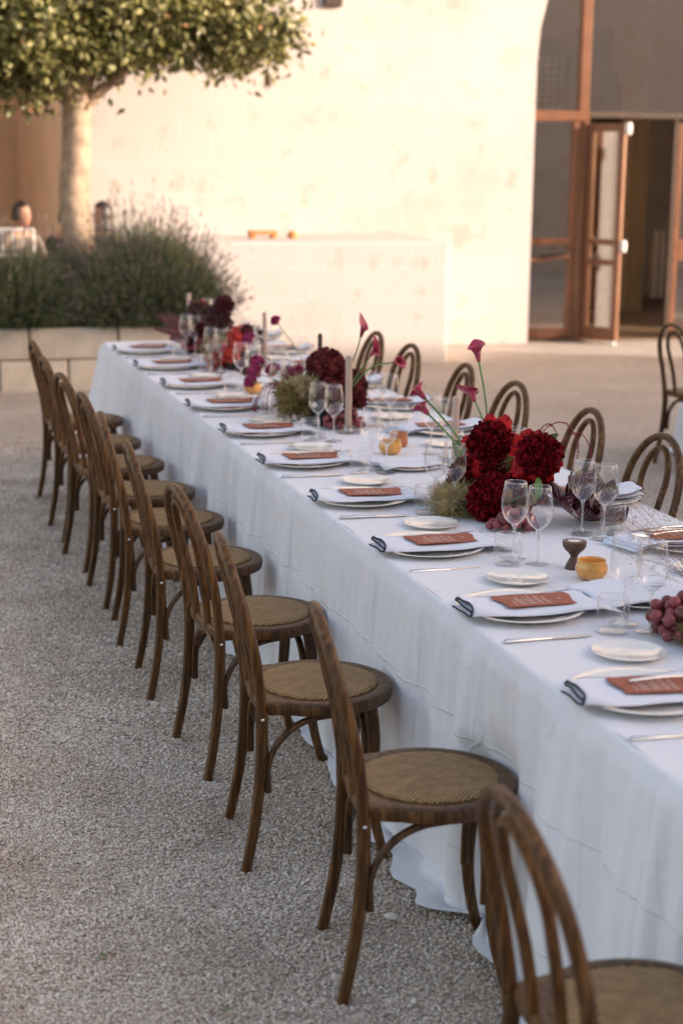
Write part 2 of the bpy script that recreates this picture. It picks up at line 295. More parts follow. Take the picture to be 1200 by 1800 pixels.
# ------------------------------------------------------------------ mesh helpers
class MB:
    def __init__(s): s.v = []; s.f = []; s.n = 0; s.uv = None
    def add(s, v, f):
        v = np.asarray(v, float).reshape(-1, 3)
        s.v.append(v); s.f += [tuple(int(i)+s.n for i in q) for q in f]; s.n += len(v); return s
    def verts(s): return np.concatenate(s.v) if s.v else np.zeros((0, 3))
    def box(s, a, b):
        (x0, y0, z0), (x1, y1, z1) = a, b
        return s.add([(x0, y0, z0), (x1, y0, z0), (x1, y1, z0), (x0, y1, z0), (x0, y0, z1), (x1, y0, z1), (x1, y1, z1), (x0, y1, z1)],
                     [(0, 3, 2, 1), (4, 5, 6, 7), (0, 1, 5, 4), (1, 2, 6, 5), (2, 3, 7, 6), (3, 0, 4, 7)])
    def bbox(s, a, b, c=0.004):
        """box with chamfered edges"""
        bm = bmesh.new(); r = bmesh.ops.create_cube(bm, size=1)
        a = Vector(a); b = Vector(b)
        for v in bm.verts: v.co = Vector(((a[i]+b[i])/2+v.co[i]*(b[i]-a[i]) for i in range(3)))
        bmesh.ops.bevel(bm, geom=bm.edges[:], offset=c, segments=1, affect='EDGES')
        bm.verts.index_update(); s.add([v.co[:] for v in bm.verts], [[v.index for v in f.verts] for f in bm.faces]); bm.free(); return s
    def tube(s, pts, rad, n=8, ell=1.0, ref=(0, 1, 0), cap=True, closed=False, power=1.0):
        """swept section; rad: number or per-point list; ell: width factor along ref"""
        P = np.asarray(pts, float); k = len(P); rad = np.broadcast_to(np.asarray(rad, float), (k,))
        T = np.gradient(P, axis=0)
        if closed: T = np.roll(P, -1, 0)-np.roll(P, 1, 0)
        T /= np.linalg.norm(T, axis=1)[:, None]+1e-12
        ref = np.asarray(ref, float); a = np.linspace(0, 2*np.pi, n, endpoint=False)
        ca, sa = np.cos(a), np.sin(a)
        if power != 1: ca = np.sign(ca)*np.abs(ca)**power; sa = np.sign(sa)*np.abs(sa)**power
        V = []; B0 = None
        for i in range(k):
            r_ = ref-T[i]*(ref@T[i]); 
            if np.linalg.norm(r_) < 0.15 and B0 is not None: r_ = B0-T[i]*(B0@T[i])
            elif np.linalg.norm(r_) < 1e-3: r_ = np.cross(T[i], (1, 0, 0))
            r_ /= np.linalg.norm(r_)
            if B0 is not None and r_@B0 < 0: r_ = -r_
            B0 = r_
            q = np.cross(T[i], r_)
            V.append(P[i]+rad[i]*(ell*np.outer(ca, r_)+np.outer(sa, q)))
        V = np.concatenate(V); F = []
        m = k if closed else k-1
        for i in range(m):
            i2 = (i+1) % k
            for j in range(n):
                j2 = (j+1) % n; F.append((i*n+j, i*n+j2, i2*n+j2, i2*n+j))
        if cap and not closed: F.append(tuple(range(n))[::-1]); F.append(tuple((k-1)*n+j for j in range(n)))
        return s.add(V, F)
    def lathe(s, prof, n=24, c=(0, 0, 0), closed=False):
        prof = [(max(r, 1e-5), z) for r, z in prof]; k = len(prof); a = np.linspace(0, 2*np.pi, n, endpoint=False)
        V = np.array([(r*math.cos(t)+c[0], r*math.sin(t)+c[1], z+c[2]) for r, z in prof for t in a]); F = []
        for i in range(k if closed else k-1):
            i2 = (i+1) % k
            for j in range(n): j2 = (j+1) % n; F.append((i*n+j, i*n+j2, i2*n+j2, i2*n+j))
        return s.add(V, F)
    def grid(s, G, flip=False):
        G = np.asarray(G, float); a, b = G.shape[:2]; F = []
        for i in range(a-1):
            for j in range(b-1):
                q = (i*b+j, (i+1)*b+j, (i+1)*b+j+1, i*b+j+1); F.append(q[::-1] if flip else q)
        return s.add(G.reshape(-1, 3), F)
    def stamp(s, tv, tf, M, P):
        tv = np.asarray(tv, float); M = np.asarray(M); P = np.asarray(P)
        V = np.einsum('nij,kj->nki', M, tv)+P[:, None, :]
        k = len(tv); base = (np.arange(len(P))*k)[:, None]
        F = []
        for q in tf: F.append(base+np.array(q)[None, :])
        fl = [tuple(r) for A in F for r in A.tolist()]
        return s.add(V.reshape(-1, 3), fl)
    def mesh(s, name, mat, smooth=True, angle=None):
        me = bpy.data.meshes.new(name)
        V = s.verts(); me.from_pydata(V.tolist(), [], s.f); 
        if mat:
            for m in (mat if isinstance(mat, (list, tuple)) else [mat]): me.materials.append(MATS[m])
        if smooth: me.polygons.foreach_set('use_smooth', [True]*len(me.polygons))
        me.update()
        if smooth and angle: me.set_sharp_from_angle(angle=angle)
        return me
def link(name, me, parent=None, loc=None, rot=None):
    o = bpy.data.objects.new(name, me); COL.objects.link(o)
    if parent: o.parent = parent
    if loc is not None: o.location = loc
    if rot is not None: o.rotation_euler = rot
    return o
def tag(o, label=None, cat=None, group=None, kind=None):
    if label: o['label'] = label
    if cat: o['category'] = cat
    if group: o['group'] = group
    if kind: o['kind'] = kind
    return o
def build(mb, name, mat, parent=None, smooth=True, angle=R(40), **k): return link(name, mb.mesh(name, mat, smooth, angle), parent, **k)
def empty(name, loc, rz=0, label=None, cat=None, group=None):
    o = bpy.data.objects.new(name, None); COL.objects.link(o); o.location = loc; o.rotation_euler = (0, 0, rz); o.empty_display_size = 0.05
    return tag(o, label, cat, group)
KIDS = {}
def copy_tree(o, parent=None, loc=None, rz=None, label=None):
    c = o.copy(); COL.objects.link(c)
    if parent is not None: c.parent = parent
    if loc is not None: c.location = loc
    if rz is not None: c.rotation_euler = (0, 0, rz)
    if label: c['label'] = label
    for ch in o.children: copy_tree(ch, c)
    return c
class Kind:
    """first placing moves the prototype itself, later ones copy it"""
    def __init__(s, proto): s.p = proto; s.used = False
    def put(s, loc, rz=0, label=None, scale=None):
        if not s.used: o = s.p; s.used = True; o.location = loc; o.rotation_euler = (0, 0, rz); o['label'] = label
        else: o = copy_tree(s.p, None, loc, rz, label)
        if scale: o.scale = (scale,)*3
        return o
def struct(mb, name, mat, parent=None, smooth=False, **k):
    o = build(mb, name, mat, parent, smooth, **k); tag(o, kind='structure'); return o
def rotm(axis, up_=None, tw=None):
    """orthonormal bases (N,3,3), third column = axis direction, random or given twist"""
    a = np.asarray(axis, float); a = a/np.linalg.norm(a, axis=1)[:, None]
    r = rng.normal(size=a.shape) if up_ is None else np.broadcast_to(np.asarray(up_, float), a.shape)
    x = np.cross(r, a); x /= np.linalg.norm(x, axis=1)[:, None]+1e-9; y = np.cross(a, x)
    return np.stack([x, y, a], axis=2)
def smoothpath(P, n=24):
    P = np.asarray(P, float); k = len(P); t = np.linspace(0, k-1, n); out = []
    for u in t:
        i = min(int(u), k-2); f = u-i
        p0 = P[max(i-1, 0)]; p1 = P[i]; p2 = P[i+1]; p3 = P[min(i+2, k-1)]
        out.append(0.5*((2*p1)+(-p0+p2)*f+(2*p0-5*p1+4*p2-p3)*f*f+(-p0+3*p1-3*p2+p3)*f**3))
    return np.array(out)
ORD = ['nearest', 'second', 'third', 'fourth', 'fifth', 'sixth', 'seventh', 'eighth', 'ninth', 'tenth', 'eleventh']
TZ = 0.742      # table top

# ------------------------------------------------------------------ ground
gm = MB(); xs = np.concatenate([[-200, -60, -20, -8], np.arange(-5, -2.5, 0.25), np.arange(-2.5, 1, .06), np.arange(1, 8.01, .25), [12, 30, 80, 200]]); ys = np.concatenate([[-200, -60, -20, -8], np.arange(-5, -1.5, 0.25), np.arange(-1.5, 5, .06), np.arange(5, 12.6, .25), [14, 30, 80, 200]])
def gz(x, y): return 0.006*noise.noise(Vector((x*1.3, y*1.3, 3)))-0.002+(0.011*noise.noise(Vector((x*4.5, y*4.5, 7))) if abs(x) < 3 and -3 < y < 8 else 0)
gm.grid([[(x, y, gz(x, y)) for y in ys] for x in xs], flip=True)
struct(gm, 'ground', 'gravel_bed', smooth=True)

def gravel():
    peb = []
    for k in range(4):
        bm = bmesh.new(); bmesh.ops.create_icosphere(bm, subdivisions=1, radius=1)
        for v in bm.verts:
            j = 1+random.uniform(-0.22, 0.22); v.co = Vector((v.co.x*1.15*j, v.co.y*0.85*j, v.co.z*0.62*j))
        me = bpy.data.meshes.new('gravel_piece'); bm.to_mesh(me); bm.free(); me.materials.append(MATS['gravel_stone'])
        peb.append(me)
    # stones strewn over the stretch of gravel left of and under the table edge
    for half, n, (x0, x1, y0, y1), sz in ((0, 165000, (-2.1, 0.35, -1.3, 1.95), 0.0044), (1, 165000, (-2.7, 0.2, 1.1, 7.2), 0.0056)):
        x = rng.uniform(x0, x1, n); y = rng.uniform(y0, y1, n) if half == 0 else y0+(y1-y0)*rng.uniform(0, 1, n)**1.8
        d = np.stack([x, y, np.zeros(n)], 1)-CAM; z = d@np.array(fw)
        u = 600+FPX*(d@np.array(r2))/z; v = 900-FPX*(d@np.array(u2))/z
        fd = rng.uniform(0, 1, n); k = (u > -60) & (u < 1260) & (v < 1850) & ((fd > (y-1.2)/.75) if half == 0 else (fd < (y-1.1)/.7)); x, y = x[k], y[k]
        zz = np.array([gz(a, b) for a, b in zip(x, y)])+rng.uniform(-0.001, 0.004, len(x))
        me = bpy.data.meshes.new('gravel'); me.from_pydata(np.stack([x, y, zz], 1).tolist(), [], [])
        at = me.attributes.new('pick', 'INT', 'POINT'); at.data.foreach_set('value', rng.integers(0, 4, len(x)).astype(np.int32))
        ro = me.attributes.new('turn', 'FLOAT_VECTOR', 'POINT'); ro.data.foreach_set('vector', np.stack([rng.uniform(-.6, .6, len(x)), rng.uniform(-.6, .6, len(x)), rng.uniform(0, 6.28, len(x))], 1).astype(np.float32).ravel())
        sa = me.attributes.new('size', 'FLOAT', 'POINT'); sa.data.foreach_set('value', (sz*rng.uniform(0.6, 1.25, len(x))*np.where(rng.uniform(0, 1, len(x)) < .008, 1.7, 1)).astype(np.float32))
        o = link('gravel', me); tag(o, 'small pale crushed limestone gravel ' + ('beside the near chairs' if half == 0 else 'beside the farther chairs'), 'gravel', None, 'stuff')
        ng = bpy.data.node_groups.new('strew', 'GeometryNodeTree')
        ng.interface.new_socket('Geometry', in_out='INPUT', socket_type='NodeSocketGeometry'); ng.interface.new_socket('Geometry', in_out='OUTPUT', socket_type='NodeSocketGeometry')
        gi = ng.nodes.new('NodeGroupInput'); go = ng.nodes.new('NodeGroupOutput')
        m2p = ng.nodes.new('GeometryNodeMeshToPoints'); ng.links.new(gi.outputs[0], m2p.inputs[0])
        iop = ng.nodes.new('GeometryNodeInstanceOnPoints'); ng.links.new(m2p.outputs[0], iop.inputs['Points'])
        jn = ng.nodes.new('GeometryNodeGeometryToInstance')
        for pm in peb:
            # each stone shape enters as its own mesh
            om = bpy.data.objects.get('gravel_piece_'+pm.name)
            if om is None: om = bpy.data.objects.new('gravel_piece_'+pm.name, pm)
            oi = ng.nodes.new('GeometryNodeObjectInfo'); oi.inputs['Object'].default_value = om; oi.inputs['As Instance'].default_value = False
            ng.links.new(oi.outputs['Geometry'], jn.inputs[0])
        ng.links.new(jn.outputs[0], iop.inputs['Instance']); iop.inputs['Pick Instance'].default_value = True
        def attr(nm, ty):
            a = ng.nodes.new('GeometryNodeInputNamedAttribute'); a.data_type = ty; a.inputs[0].default_value = nm; return a
        ng.links.new(attr('pick', 'INT').outputs[0], iop.inputs['Instance Index'])
        e2r = ng.nodes.new('FunctionNodeEulerToRotation'); ng.links.new(attr('turn', 'FLOAT_VECTOR').outputs[0], e2r.inputs[0]); ng.links.new(e2r.outputs[0], iop.inputs['Rotation'])
        ng.links.new(attr('size', 'FLOAT').outputs[0], iop.inputs['Scale'])
        ng.links.new(iop.outputs[0], go.inputs[0])
        md = o.modifiers.new('strew', 'NODES'); md.node_group = ng
gravel()

# ------------------------------------------------------------------ courtyard buildings
WY = 11.9
def prism(poly, y0, y1):
    """polygon in x,z extruded from y0 to y1"""
    m = MB(); k = len(poly)
    V = [(x, y0, z) for x, z in poly]+[(x, y1, z) for x, z in poly]
    F = [tuple(range(k)), tuple(range(2*k-1, k-1, -1))]+[((i+1) % k, i, k+i, k+(i+1) % k) for i in range(k)]
    return m.add(V, F)
arc = lambda cx, hw, z0, hz, n=20: [(cx-hw*math.cos(math.pi*i/n), z0+hz*math.sin(math.pi*i/n)) for i in range(n+1)]
bld = empty('courtyard_building', (0, 0, 0), 0, 'pale limestone building with a tall arched glass doorway on the right', 'building')
DX0, DX1 = 5.09, 9.09
poly = [(0.50, 0)]+[(DX0, 0)]+arc((DX0+DX1)/2, (DX1-DX0)/2, 2.75, 2.0)+[(DX1, 0), (16, 0), (16, 8), (-10, 8), (-10, 0), (-2.5, 0)]+[(x, z) for x, z in arc(-1.0, 1.5, 3.2, 1.4)]
poly = poly[::-1]
wallp = prism(poly, WY, WY+0.25)
build(wallp, 'wall', 'limestone', bld, False)
m = MB(); m.box((0.5, WY+0.25, 0), (0.75, 16.4, 5)); m.box((-2.75, WY+0.25, 0), (-2.5, 16.4, 5)); m.box((-2.75, 16.4, 0), (0.75, 16.6, 5))
build(m, 'passage_wall', 'ochre_plaster', bld, False)
# inside of the doorway
m = MB(); m.box((4.6, WY+0.25, 0), (5.0, 17, 6)); m.box((4.6, 17.0, 0), (14, 17.2, 6)); m.box((13.8, WY+0.25, 0), (14, 17, 6)); m.box((4.6, WY+0.25, 6), (14, 17.2, 6.2))
build(m, 'room_wall', 'interior_wall', bld, False)
m = MB(); nx = 14
for i in range(nx):
    for j in range(8):
        x0 = 5.0+i*0.63; y0 = WY+0.02+j*0.63
        m.bbox((x0+.004, y0+.004, -.02), (x0+.626, min(17, y0+.626), 0.012+0.001*((i*7+j*3) % 3)), 0.003)
tf_ = build(m, 'tile_floor', 'interior_tile', bld, False); tag(tf_, kind='stuff')
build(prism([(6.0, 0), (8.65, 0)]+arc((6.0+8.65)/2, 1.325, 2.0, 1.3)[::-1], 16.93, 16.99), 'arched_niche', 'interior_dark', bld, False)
m = MB()
for i in range(7): m.box((6.9+i*0.1, 16.88, 2.25), (6.93+i*0.1, 16.92, 3.05))
for i in range(10): m.box((6.9, 16.86, 2.25+i*0.088), (7.53, 16.88, 2.28+i*0.088))
build(m, 'lattice', 'white_paint', bld, False)
m = MB(); m.bbox((8.50, 16.85, 3.02), (8.76, 16.98, 3.26), 0.01); lamp = build(m, 'wall_lamp', 'orange_clay', bld, False)
m = MB(); m.lathe([(0, -0.05), (0.03, -0.04), (0.035, 0), (0.02, 0.04), (0, 0.05)], 12, (8.63, 16.9, 2.97)); build(m, 'lamp_shade', 'bulb_glass', lamp)
m = MB()
cx = [7.35+0.02*math.sin(i*1.1)+i*0.012 for i in range(40)]
m.grid([[(7.30+i*0.011, 14.6+0.035*math.sin(i*1.15), z) for z in (0.02, 1, 2.2, 3.4)] for i in range(36)]); build(m, 'curtain', 'beige_curtain', bld)
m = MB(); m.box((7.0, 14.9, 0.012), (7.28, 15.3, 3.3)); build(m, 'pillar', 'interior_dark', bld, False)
m = MB()
for i in range(7): m.bbox((8.1+i*0.09, 15.2, 0.12), (8.17+i*0.09, 15.3, 0.95), 0.01)
build(m, 'radiator', 'interior_wall', bld, False)
# small dark shutter high on the wall
m = MB(); m.bbox((2.93, WY-0.05, 3.19), (3.10, WY-0.002, 3.9), 0.006); build(m, 'shutter', 'dark_wood', bld, False)

# arched glazed door screen
scr = empty('glazed_door_screen', (DX0, WY+0.16, 0), 0, 'copper brown glazed door screen with transom filling the arched doorway', 'door')
def bar(par, name, a, b, c=0.006, mat='copper_paint'):
    m = MB(); m.bbox(a, b, c); return build(m, name, mat, par, False)
# coordinates relative to (DX0, WY+0.16)
bar(scr, 'frame_post', (-.02, -.04, 0), (.03, .04, 3.0))
bar(scr, 'mullion', (.52, -.045, 2.29), (.62, .045, 4.5))
bar(scr, 'transom', (.03, -.05, 2.19), (.64, .05, 2.29)); bar(scr, 'transom', (.64, -.05, 2.225), (4.0, .05, 2.29), mat='dark_wood')
lf = bar(scr, 'fixed_leaf', (.47, -.035, 0.02), (.545, .035, 2.19))
bar(lf, 'rail', (.03, -.03, 0.97), (.47, .03, 1.04)); bar(lf, 'rail', (.03, -.03, 0.02), (.47, .03, 0.13)); 
m = MB(); m.tube(smoothpath([(.03, -.06, .82), (.15, -.075, .82), (.3, -.09, .845), (.47, -.06, .86)], 12), 0.022, 8); build(m, 'push_bar', 'copper_paint', lf)
m = MB(); m.box((.03, -.004, .13), (.47, .004, .97)); m.box((.03, -.004, 1.04), (.47, .004, 2.19)); build(m, 'pane', 'window_glass', lf, False)
bar(scr, 'door_post', (.575, -.05, 0.0), (.64, .05, 2.19))
m = MB(); m.box((.03, -.004, 2.29), (.51, .004, 4.4)); m.box((.64, -.004, 2.29), (3.97, .004, 4.4)); build(m, 'pane', 'window_glass', scr, False)
# leaf folded open towards the yard, hinge at door_post
def open_leaf(px_, ang, w, name='open_leaf'):
    e = MB(); e.bbox((w-.075, -.025, 0.03), (w, .025, 2.17), .006); l_ = build(e, name, 'copper_paint', scr, False, loc=(px_, -.06, 0), rot=(0, 0, ang))
    bar(l_, 'stile', (0, -.025, 0.03), (.06, .025, 2.17))
    for z0, z1 in ((0.03, .16), (.78, .84), (.98, 1.04), (2.09, 2.17)): bar(l_, 'rail', (.06, -.022, z0), (w-.075, .022, z1))
    m = MB(); m.box((.06, -.004, .16), (w-.075, .004, .78)); m.box((.06, -.004, .84), (w-.075, .004, .98)); m.box((.06, -.004, 1.04), (w-.075, .004, 2.09)); build(m, 'pane', 'window_glass', l_, False)
    for z in (0.98, 2.12):
        m = MB(); m.lathe([(0, -.06), (.03, -.055), (.035, -.02), (.035, .02), (.03, .055), (0, .06)], 12, (w+.03, 0, z)); build(m, 'stopper', 'white_paint', l_)
    m = MB(); m.lathe([(0, 0), (.03, .0), (.035, .02), (0, .035)], 12, (w-.02, -.03, 0.0)); build(m, 'stopper', 'white_paint', l_)
    return l_
open_leaf(.645, R(-64), .44)
bar(scr, 'door_post', (1.58, -.03, 0.0), (1.63, .03, 2.225), mat='dark_wood')
lf2 = bar(scr, 'right_leaf', (1.63, -.03, 0.05), (1.69, .03, 2.19)); bar(lf2, 'rail', (1.69, -.03, .80), (2.7, .03, 1.02)); bar(lf2, 'rail', (1.69, -.03, .05), (2.7, .03, .2), mat='dark_wood')
m = MB(); m.box((1.69, -.004, .2), (2.7, .004, .80)); m.box((1.69, -.004, 1.02), (2.7, .004, 2.19)); build(m, 'pane', 'window_glass', lf2, False)

# low parapet in front of the wall
m = MB(); m.bbox((1.2, 10.6, -.05), (3.76, WY-.003, 1.09), 0.015); par = build(m, 'parapet', 'limestone', None, False); tag(par, 'low pale stone parapet block standing against the sunlit wall', 'low wall')
# bits on the parapet
o = empty('clay_tile', (2.2, 11.2, 1.09), 0, 'long orange clay tile lying on two small stubs on the parapet', 'tile')
m = MB(); m.bbox((-.15, -.06, .035), (.11, .06, .075), .01); build(m, 'tile', 'orange_clay', o, False)
for s in (-1, 1):
    m = MB(); m.bbox((-.02+s*.10-.025, -.05, 0), (-.02+s*.10+.025, .05, .035), .006); build(m, 'stub', 'orange_clay', o, False)
m = MB(); m.lathe([(0, 0), (.04, .0), (.05, .02), (.045, .05), (.02, .07), (0, .07)], 14); tag(build(m, 'clay_lump', 'orange_clay', loc=(2.46, 11.2, 1.09)), 'small orange clay lump on the parapet beside the tile', 'clay piece')

# stone planter made of blocks
pl = empty('stone_planter', (0, 9.5, 0), 0, 'long raised planter of pale stone blocks holding the lavender and the tree', 'planter')
blk = {}
def block(w, d, h):
    k = (round(w, 3), round(d, 3), round(h, 3))
    if k not in blk: m = MB(); m.bbox((0, 0, 0), (w, d, h), 0.01); blk[k] = m.mesh('stone_block', 'planter_stone', False)
    return blk[k]
X0, X1 = -3.4, 1.50
for row, (z0, z1) in enumerate(((-.03, .235), (.245, .49))):
    x = X0-(0.3 if row else 0)
    i = 0
    while x < X1:
        w = (.62, .54, .70, .58)[i % 4]; w = min(w, X1-x)
        if w > .08: link('stone_block', block(w-.016, .22, z1-z0), pl, (x, 0.004*((i*3) % 3), z0))
        x += w; i += 1
    for j in range(2): link('stone_block', block(.22, .58, z1-z0), pl, (X1-.22, .23+j*.59, z0))
m = MB(); m.box((X0, .02, 0), (X1-.02, .2, .47)); m.box((X0, .2, .3), (X1-.2, 1.35, .44)); m.box((X0, 1.2, -.03), (X1, 1.35, .48)); tag(build(m, 'planter_fill', 'soil', pl, False))

# terrace behind the planter
m = MB(); m.bbox((-4, 10.86, -.02), (1.19, WY-.003, .12), .005); struct(m, 'terrace', 'pale_stone')

# buildings out of view that shade the yard and are mirrored in the glass
sh = Vector((math.sin(SUN_AZ), -math.cos(SUN_AZ)))
D = 20.0; HT = D*math.tan(SUN_EL)
def wing(pts, h, name, label):
    m = MB(); k = len(pts)
    m.add([(x, y, 0) for x, y in pts]+[(x, y, h) for x, y in pts], [tuple(range(k))[::-1], tuple(range(k, 2*k))]+[(i, (i+1) % k, k+(i+1) % k, k+i) for i in range(k)])
    o = build(m, name, 'limestone', None, False); tag(o, label, 'building'); return o
# added unseen block: roof edge stepped so that its shade ends just before the sunlit wall
edge = [Vector(p_)+sh*D for p_ in ((-9, 12.3), (-1.7, 12.1), (-1.2, 10.95), (3.85, 10.78), (4.5, 11.35), (6.1, 10.55), (7.6, 8.8), (10.5, 7.5))]
a_ = edge[0]
wing([(a_.x, a_.y), (a_.x, -34), (edge[-1].x, -34)]+[(q.x, q.y) for q in edge[:0:-1]], HT, 'side_shade_block', 'flat roofed stone block right of the yard, out of view, added to shade it')
wing([(-16, -24), (11.9, -24), (11.9, -14), (-16, -14)], 5.5, 'rear_building', 'stone building closing the yard behind the camera')

# ------------------------------------------------------------------ tree
tree = empty('tree', (0.40, 10.3, 0.44), 0, 'broad low tree with dense leafy crown rising from the lavender planter', 'tree')
m = MB()
tp = smoothpath([(0.02, 0, -.05), (0.02, 0, .5), (-.03, 0, 1.0), (.0, 0, 1.5), (0.02, .02, 1.9), (0.06, .05, 2.4)], 18)
m.tube(tp, np.interp(np.linspace(0, 1, 18), [0, .15, .6, 1], [.16, .138, .120, .10]), 12)
build(m, 'trunk', 'bark', tree)
for (dx, dy, dz) in ((-1.3, .2, 1.0), (1.2, -.2, 1.1), (.5, .5, 1.5), (-.5, -.4, 1.3)):
    m = MB(); m.tube(smoothpath([(0.03, 0.02, 1.75), (dx*.35, dy*.4, 2.1), (dx, dy, 1.75+dz)], 10), np.linspace(.06, .02, 10), 7); build(m, 'branch', 'bark', tree)
def crown(n, seed):
    g = np.random.default_rng(seed)
    # clumps on a flattened dome, leaves gathered round each clump
    K = 620
    th = g.uniform(0, 2*np.pi, K); rr = np.sqrt(g.uniform(0, 1, K)); 
    cx = rr*np.cos(th)*2.02-.28; cy = rr*np.sin(th)*1.0
    zt = 1.95*np.sqrt(np.clip(1-rr**2*.8, 0, 1)); zb = 1.90+.42*rr**2+ .10*np.sin(cx*3.1)+.06*np.sin(cx*7+1)
    cz = zb+g.uniform(0, 1, K)**1.3*zt+.1
    C = np.stack([cx, cy, cz], 1)
    w = g.uniform(.10, .23, K)
    idx = g.integers(0, K, n)
    P = C[idx]+g.normal(size=(n, 3))*w[idx][:, None]*np.array([.8, .8, .6])
    return P
def leaf_t(l, w, fold=.15):
    return np.array([(0, 0, 0), (w*.5, 0.35*l*0, l*.4), (0, -fold*w, l*.45), (-w*.5, 0, l*.4), (0, .1*l, l)]), [(0, 1, 2), (0, 2, 3), (1, 4, 2), (2, 4, 3)]
lt, lf_ = leaf_t(.085, .048)
P = crown(60000, 3); m = MB(); A = rng.normal(size=P.shape)+np.array([0, -.3, -.35]); M = rotm(A)*rng.uniform(.7, 1.25, len(P))[:, None, None]
m.stamp(lt, lf_, M, P); o = build(m, 'crown', 'tree_leaf', tree, False); tag(o, kind='stuff')
P = crown(900, 5); m = MB(); M = rotm(rng.normal(size=P.shape)); m.stamp(lt, lf_, M, P); o = build(m, 'dry_leaves', 'tree_leaf_brown', tree, False); tag(o, kind='stuff')

# ------------------------------------------------------------------ lavender
def lavender_mesh(seed, n=6500, fl=800):
    g = np.random.default_rng(seed); m = MB(); mf = MB()
    th = g.uniform(0, 2*np.pi, n); sp = np.sqrt(g.uniform(0, 1, n))*1.25
    d = np.stack([np.cos(th)*np.sin(sp), np.sin(th)*np.sin(sp), np.cos(sp)], 1)
    ln = g.uniform(.42, .66, n)*(1-.12*sp)
    b = np.stack([np.cos(th), np.sin(th), 0*th], 1)*(sp*.16)[:, None]
    side = np.cross(d, g.normal(size=d.shape)); side /= np.linalg.norm(side, axis=1)[:, None]
    w = g.uniform(.003, .0065, n)[:, None]
    mid = b+d*ln[:, None]*.5+np.array([0, 0, .02]); tip = b+d*ln[:, None]; tip[:, 2] -= .07*np.sin(sp)**2
    k = np.arange(n)*5
    V = np.stack([b-side*w, b+side*w, mid+side*w, mid-side*w, tip], 1).reshape(-1, 3)
    m.add(V, [(i, i+1, i+2, i+3) for i in k]+[(i+3, i+2, i+4) for i in k])
    # side leaves
    q = g.integers(0, n, n*2); t = g.uniform(.15, .95, len(q))[:, None]
    P = b[q]+(tip[q]-b[q])*t
    lt, lf = np.array([(-.0035, 0, 0), (.0035, 0, 0), (.002, 0, .05), (-.002, 0, .05)]), [(0, 1, 2, 3)]
    m.stamp(lt, lf, rotm(d[q]+g.normal(size=(len(q), 3))*.55), P)
    # flower spikes on long thin stalks
    j = g.integers(0, n, fl); dd = d[j]*.9+g.normal(size=(fl, 3))*.08+np.array([0, 0, .12]); dd /= np.linalg.norm(dd, axis=1)[:, None]
    base = tip[j]; L_ = g.uniform(.03, .20, fl)[:, None]; top = base+dd*L_
    s2 = np.cross(dd, g.normal(size=dd.shape)); s2 /= np.linalg.norm(s2, axis=1)[:, None]
    k = np.arange(fl)*4
    m.add(np.stack([base-s2*.0014, base+s2*.0014, top+s2*.0012, top-s2*.0012], 1).reshape(-1, 3), [(i, i+1, i+2, i+3) for i in k])
    st = np.array([(0, 0, -.004), (.006, 0, .008), (0, .006, .012), (-.006, 0, .010), (0, -.006, .016), (0, 0, .042)])
    mf.stamp(st, [(0, 1, 2), (0, 2, 3), (0, 3, 4), (0, 4, 1), (1, 5, 2), (2, 5, 3), (3, 5, 4), (4, 5, 1)], rotm(dd), top)
    return m, mf
LM = [lavender_mesh(s) for s in (1, 2)]
LMm = [(a.mesh('foliage', 'lavender_leaf', False), b.mesh('flower_spikes', 'lavender_flower', False)) for a, b in LM]
lav = [(-1.15, 9.95, .95, 'lavender bush partly cut off by the left edge, in front of the seated guests'),
       (-.62, 10.2, 1.08, 'tall pale lavender bush at the left end of the planter in view'), (-.12, 9.86, .92, 'lavender bush spilling over the stone left of the trunk'),
       (.28, 10.22, .90, 'low lavender bush hiding the foot of the tree trunk'), (.62, 9.85, .90, 'lavender bush directly in front and right of the tree trunk'),
       (.88, 10.22, 1.14, 'tall lavender bush between the trunk and the planter end'), (1.02, 9.85, 1.0, 'outermost front lavender bush hanging over the planter end'),
       (1.10, 10.35, 1.0, 'lavender bush at the back corner of the planter beside the parapet')]
for i, (x, y, s, lab) in enumerate(lav):
    e = empty('lavender_bush', (x, y, .42), i*1.3, lab, 'lavender', 'lavender bushes in the stone planter'); e.scale = (s*.86, s*.86, s*1.30)
    for nm, me in zip(('foliage', 'flower_spikes'), LMm[i % 2]): tag(link(nm, me, e), kind='stuff')

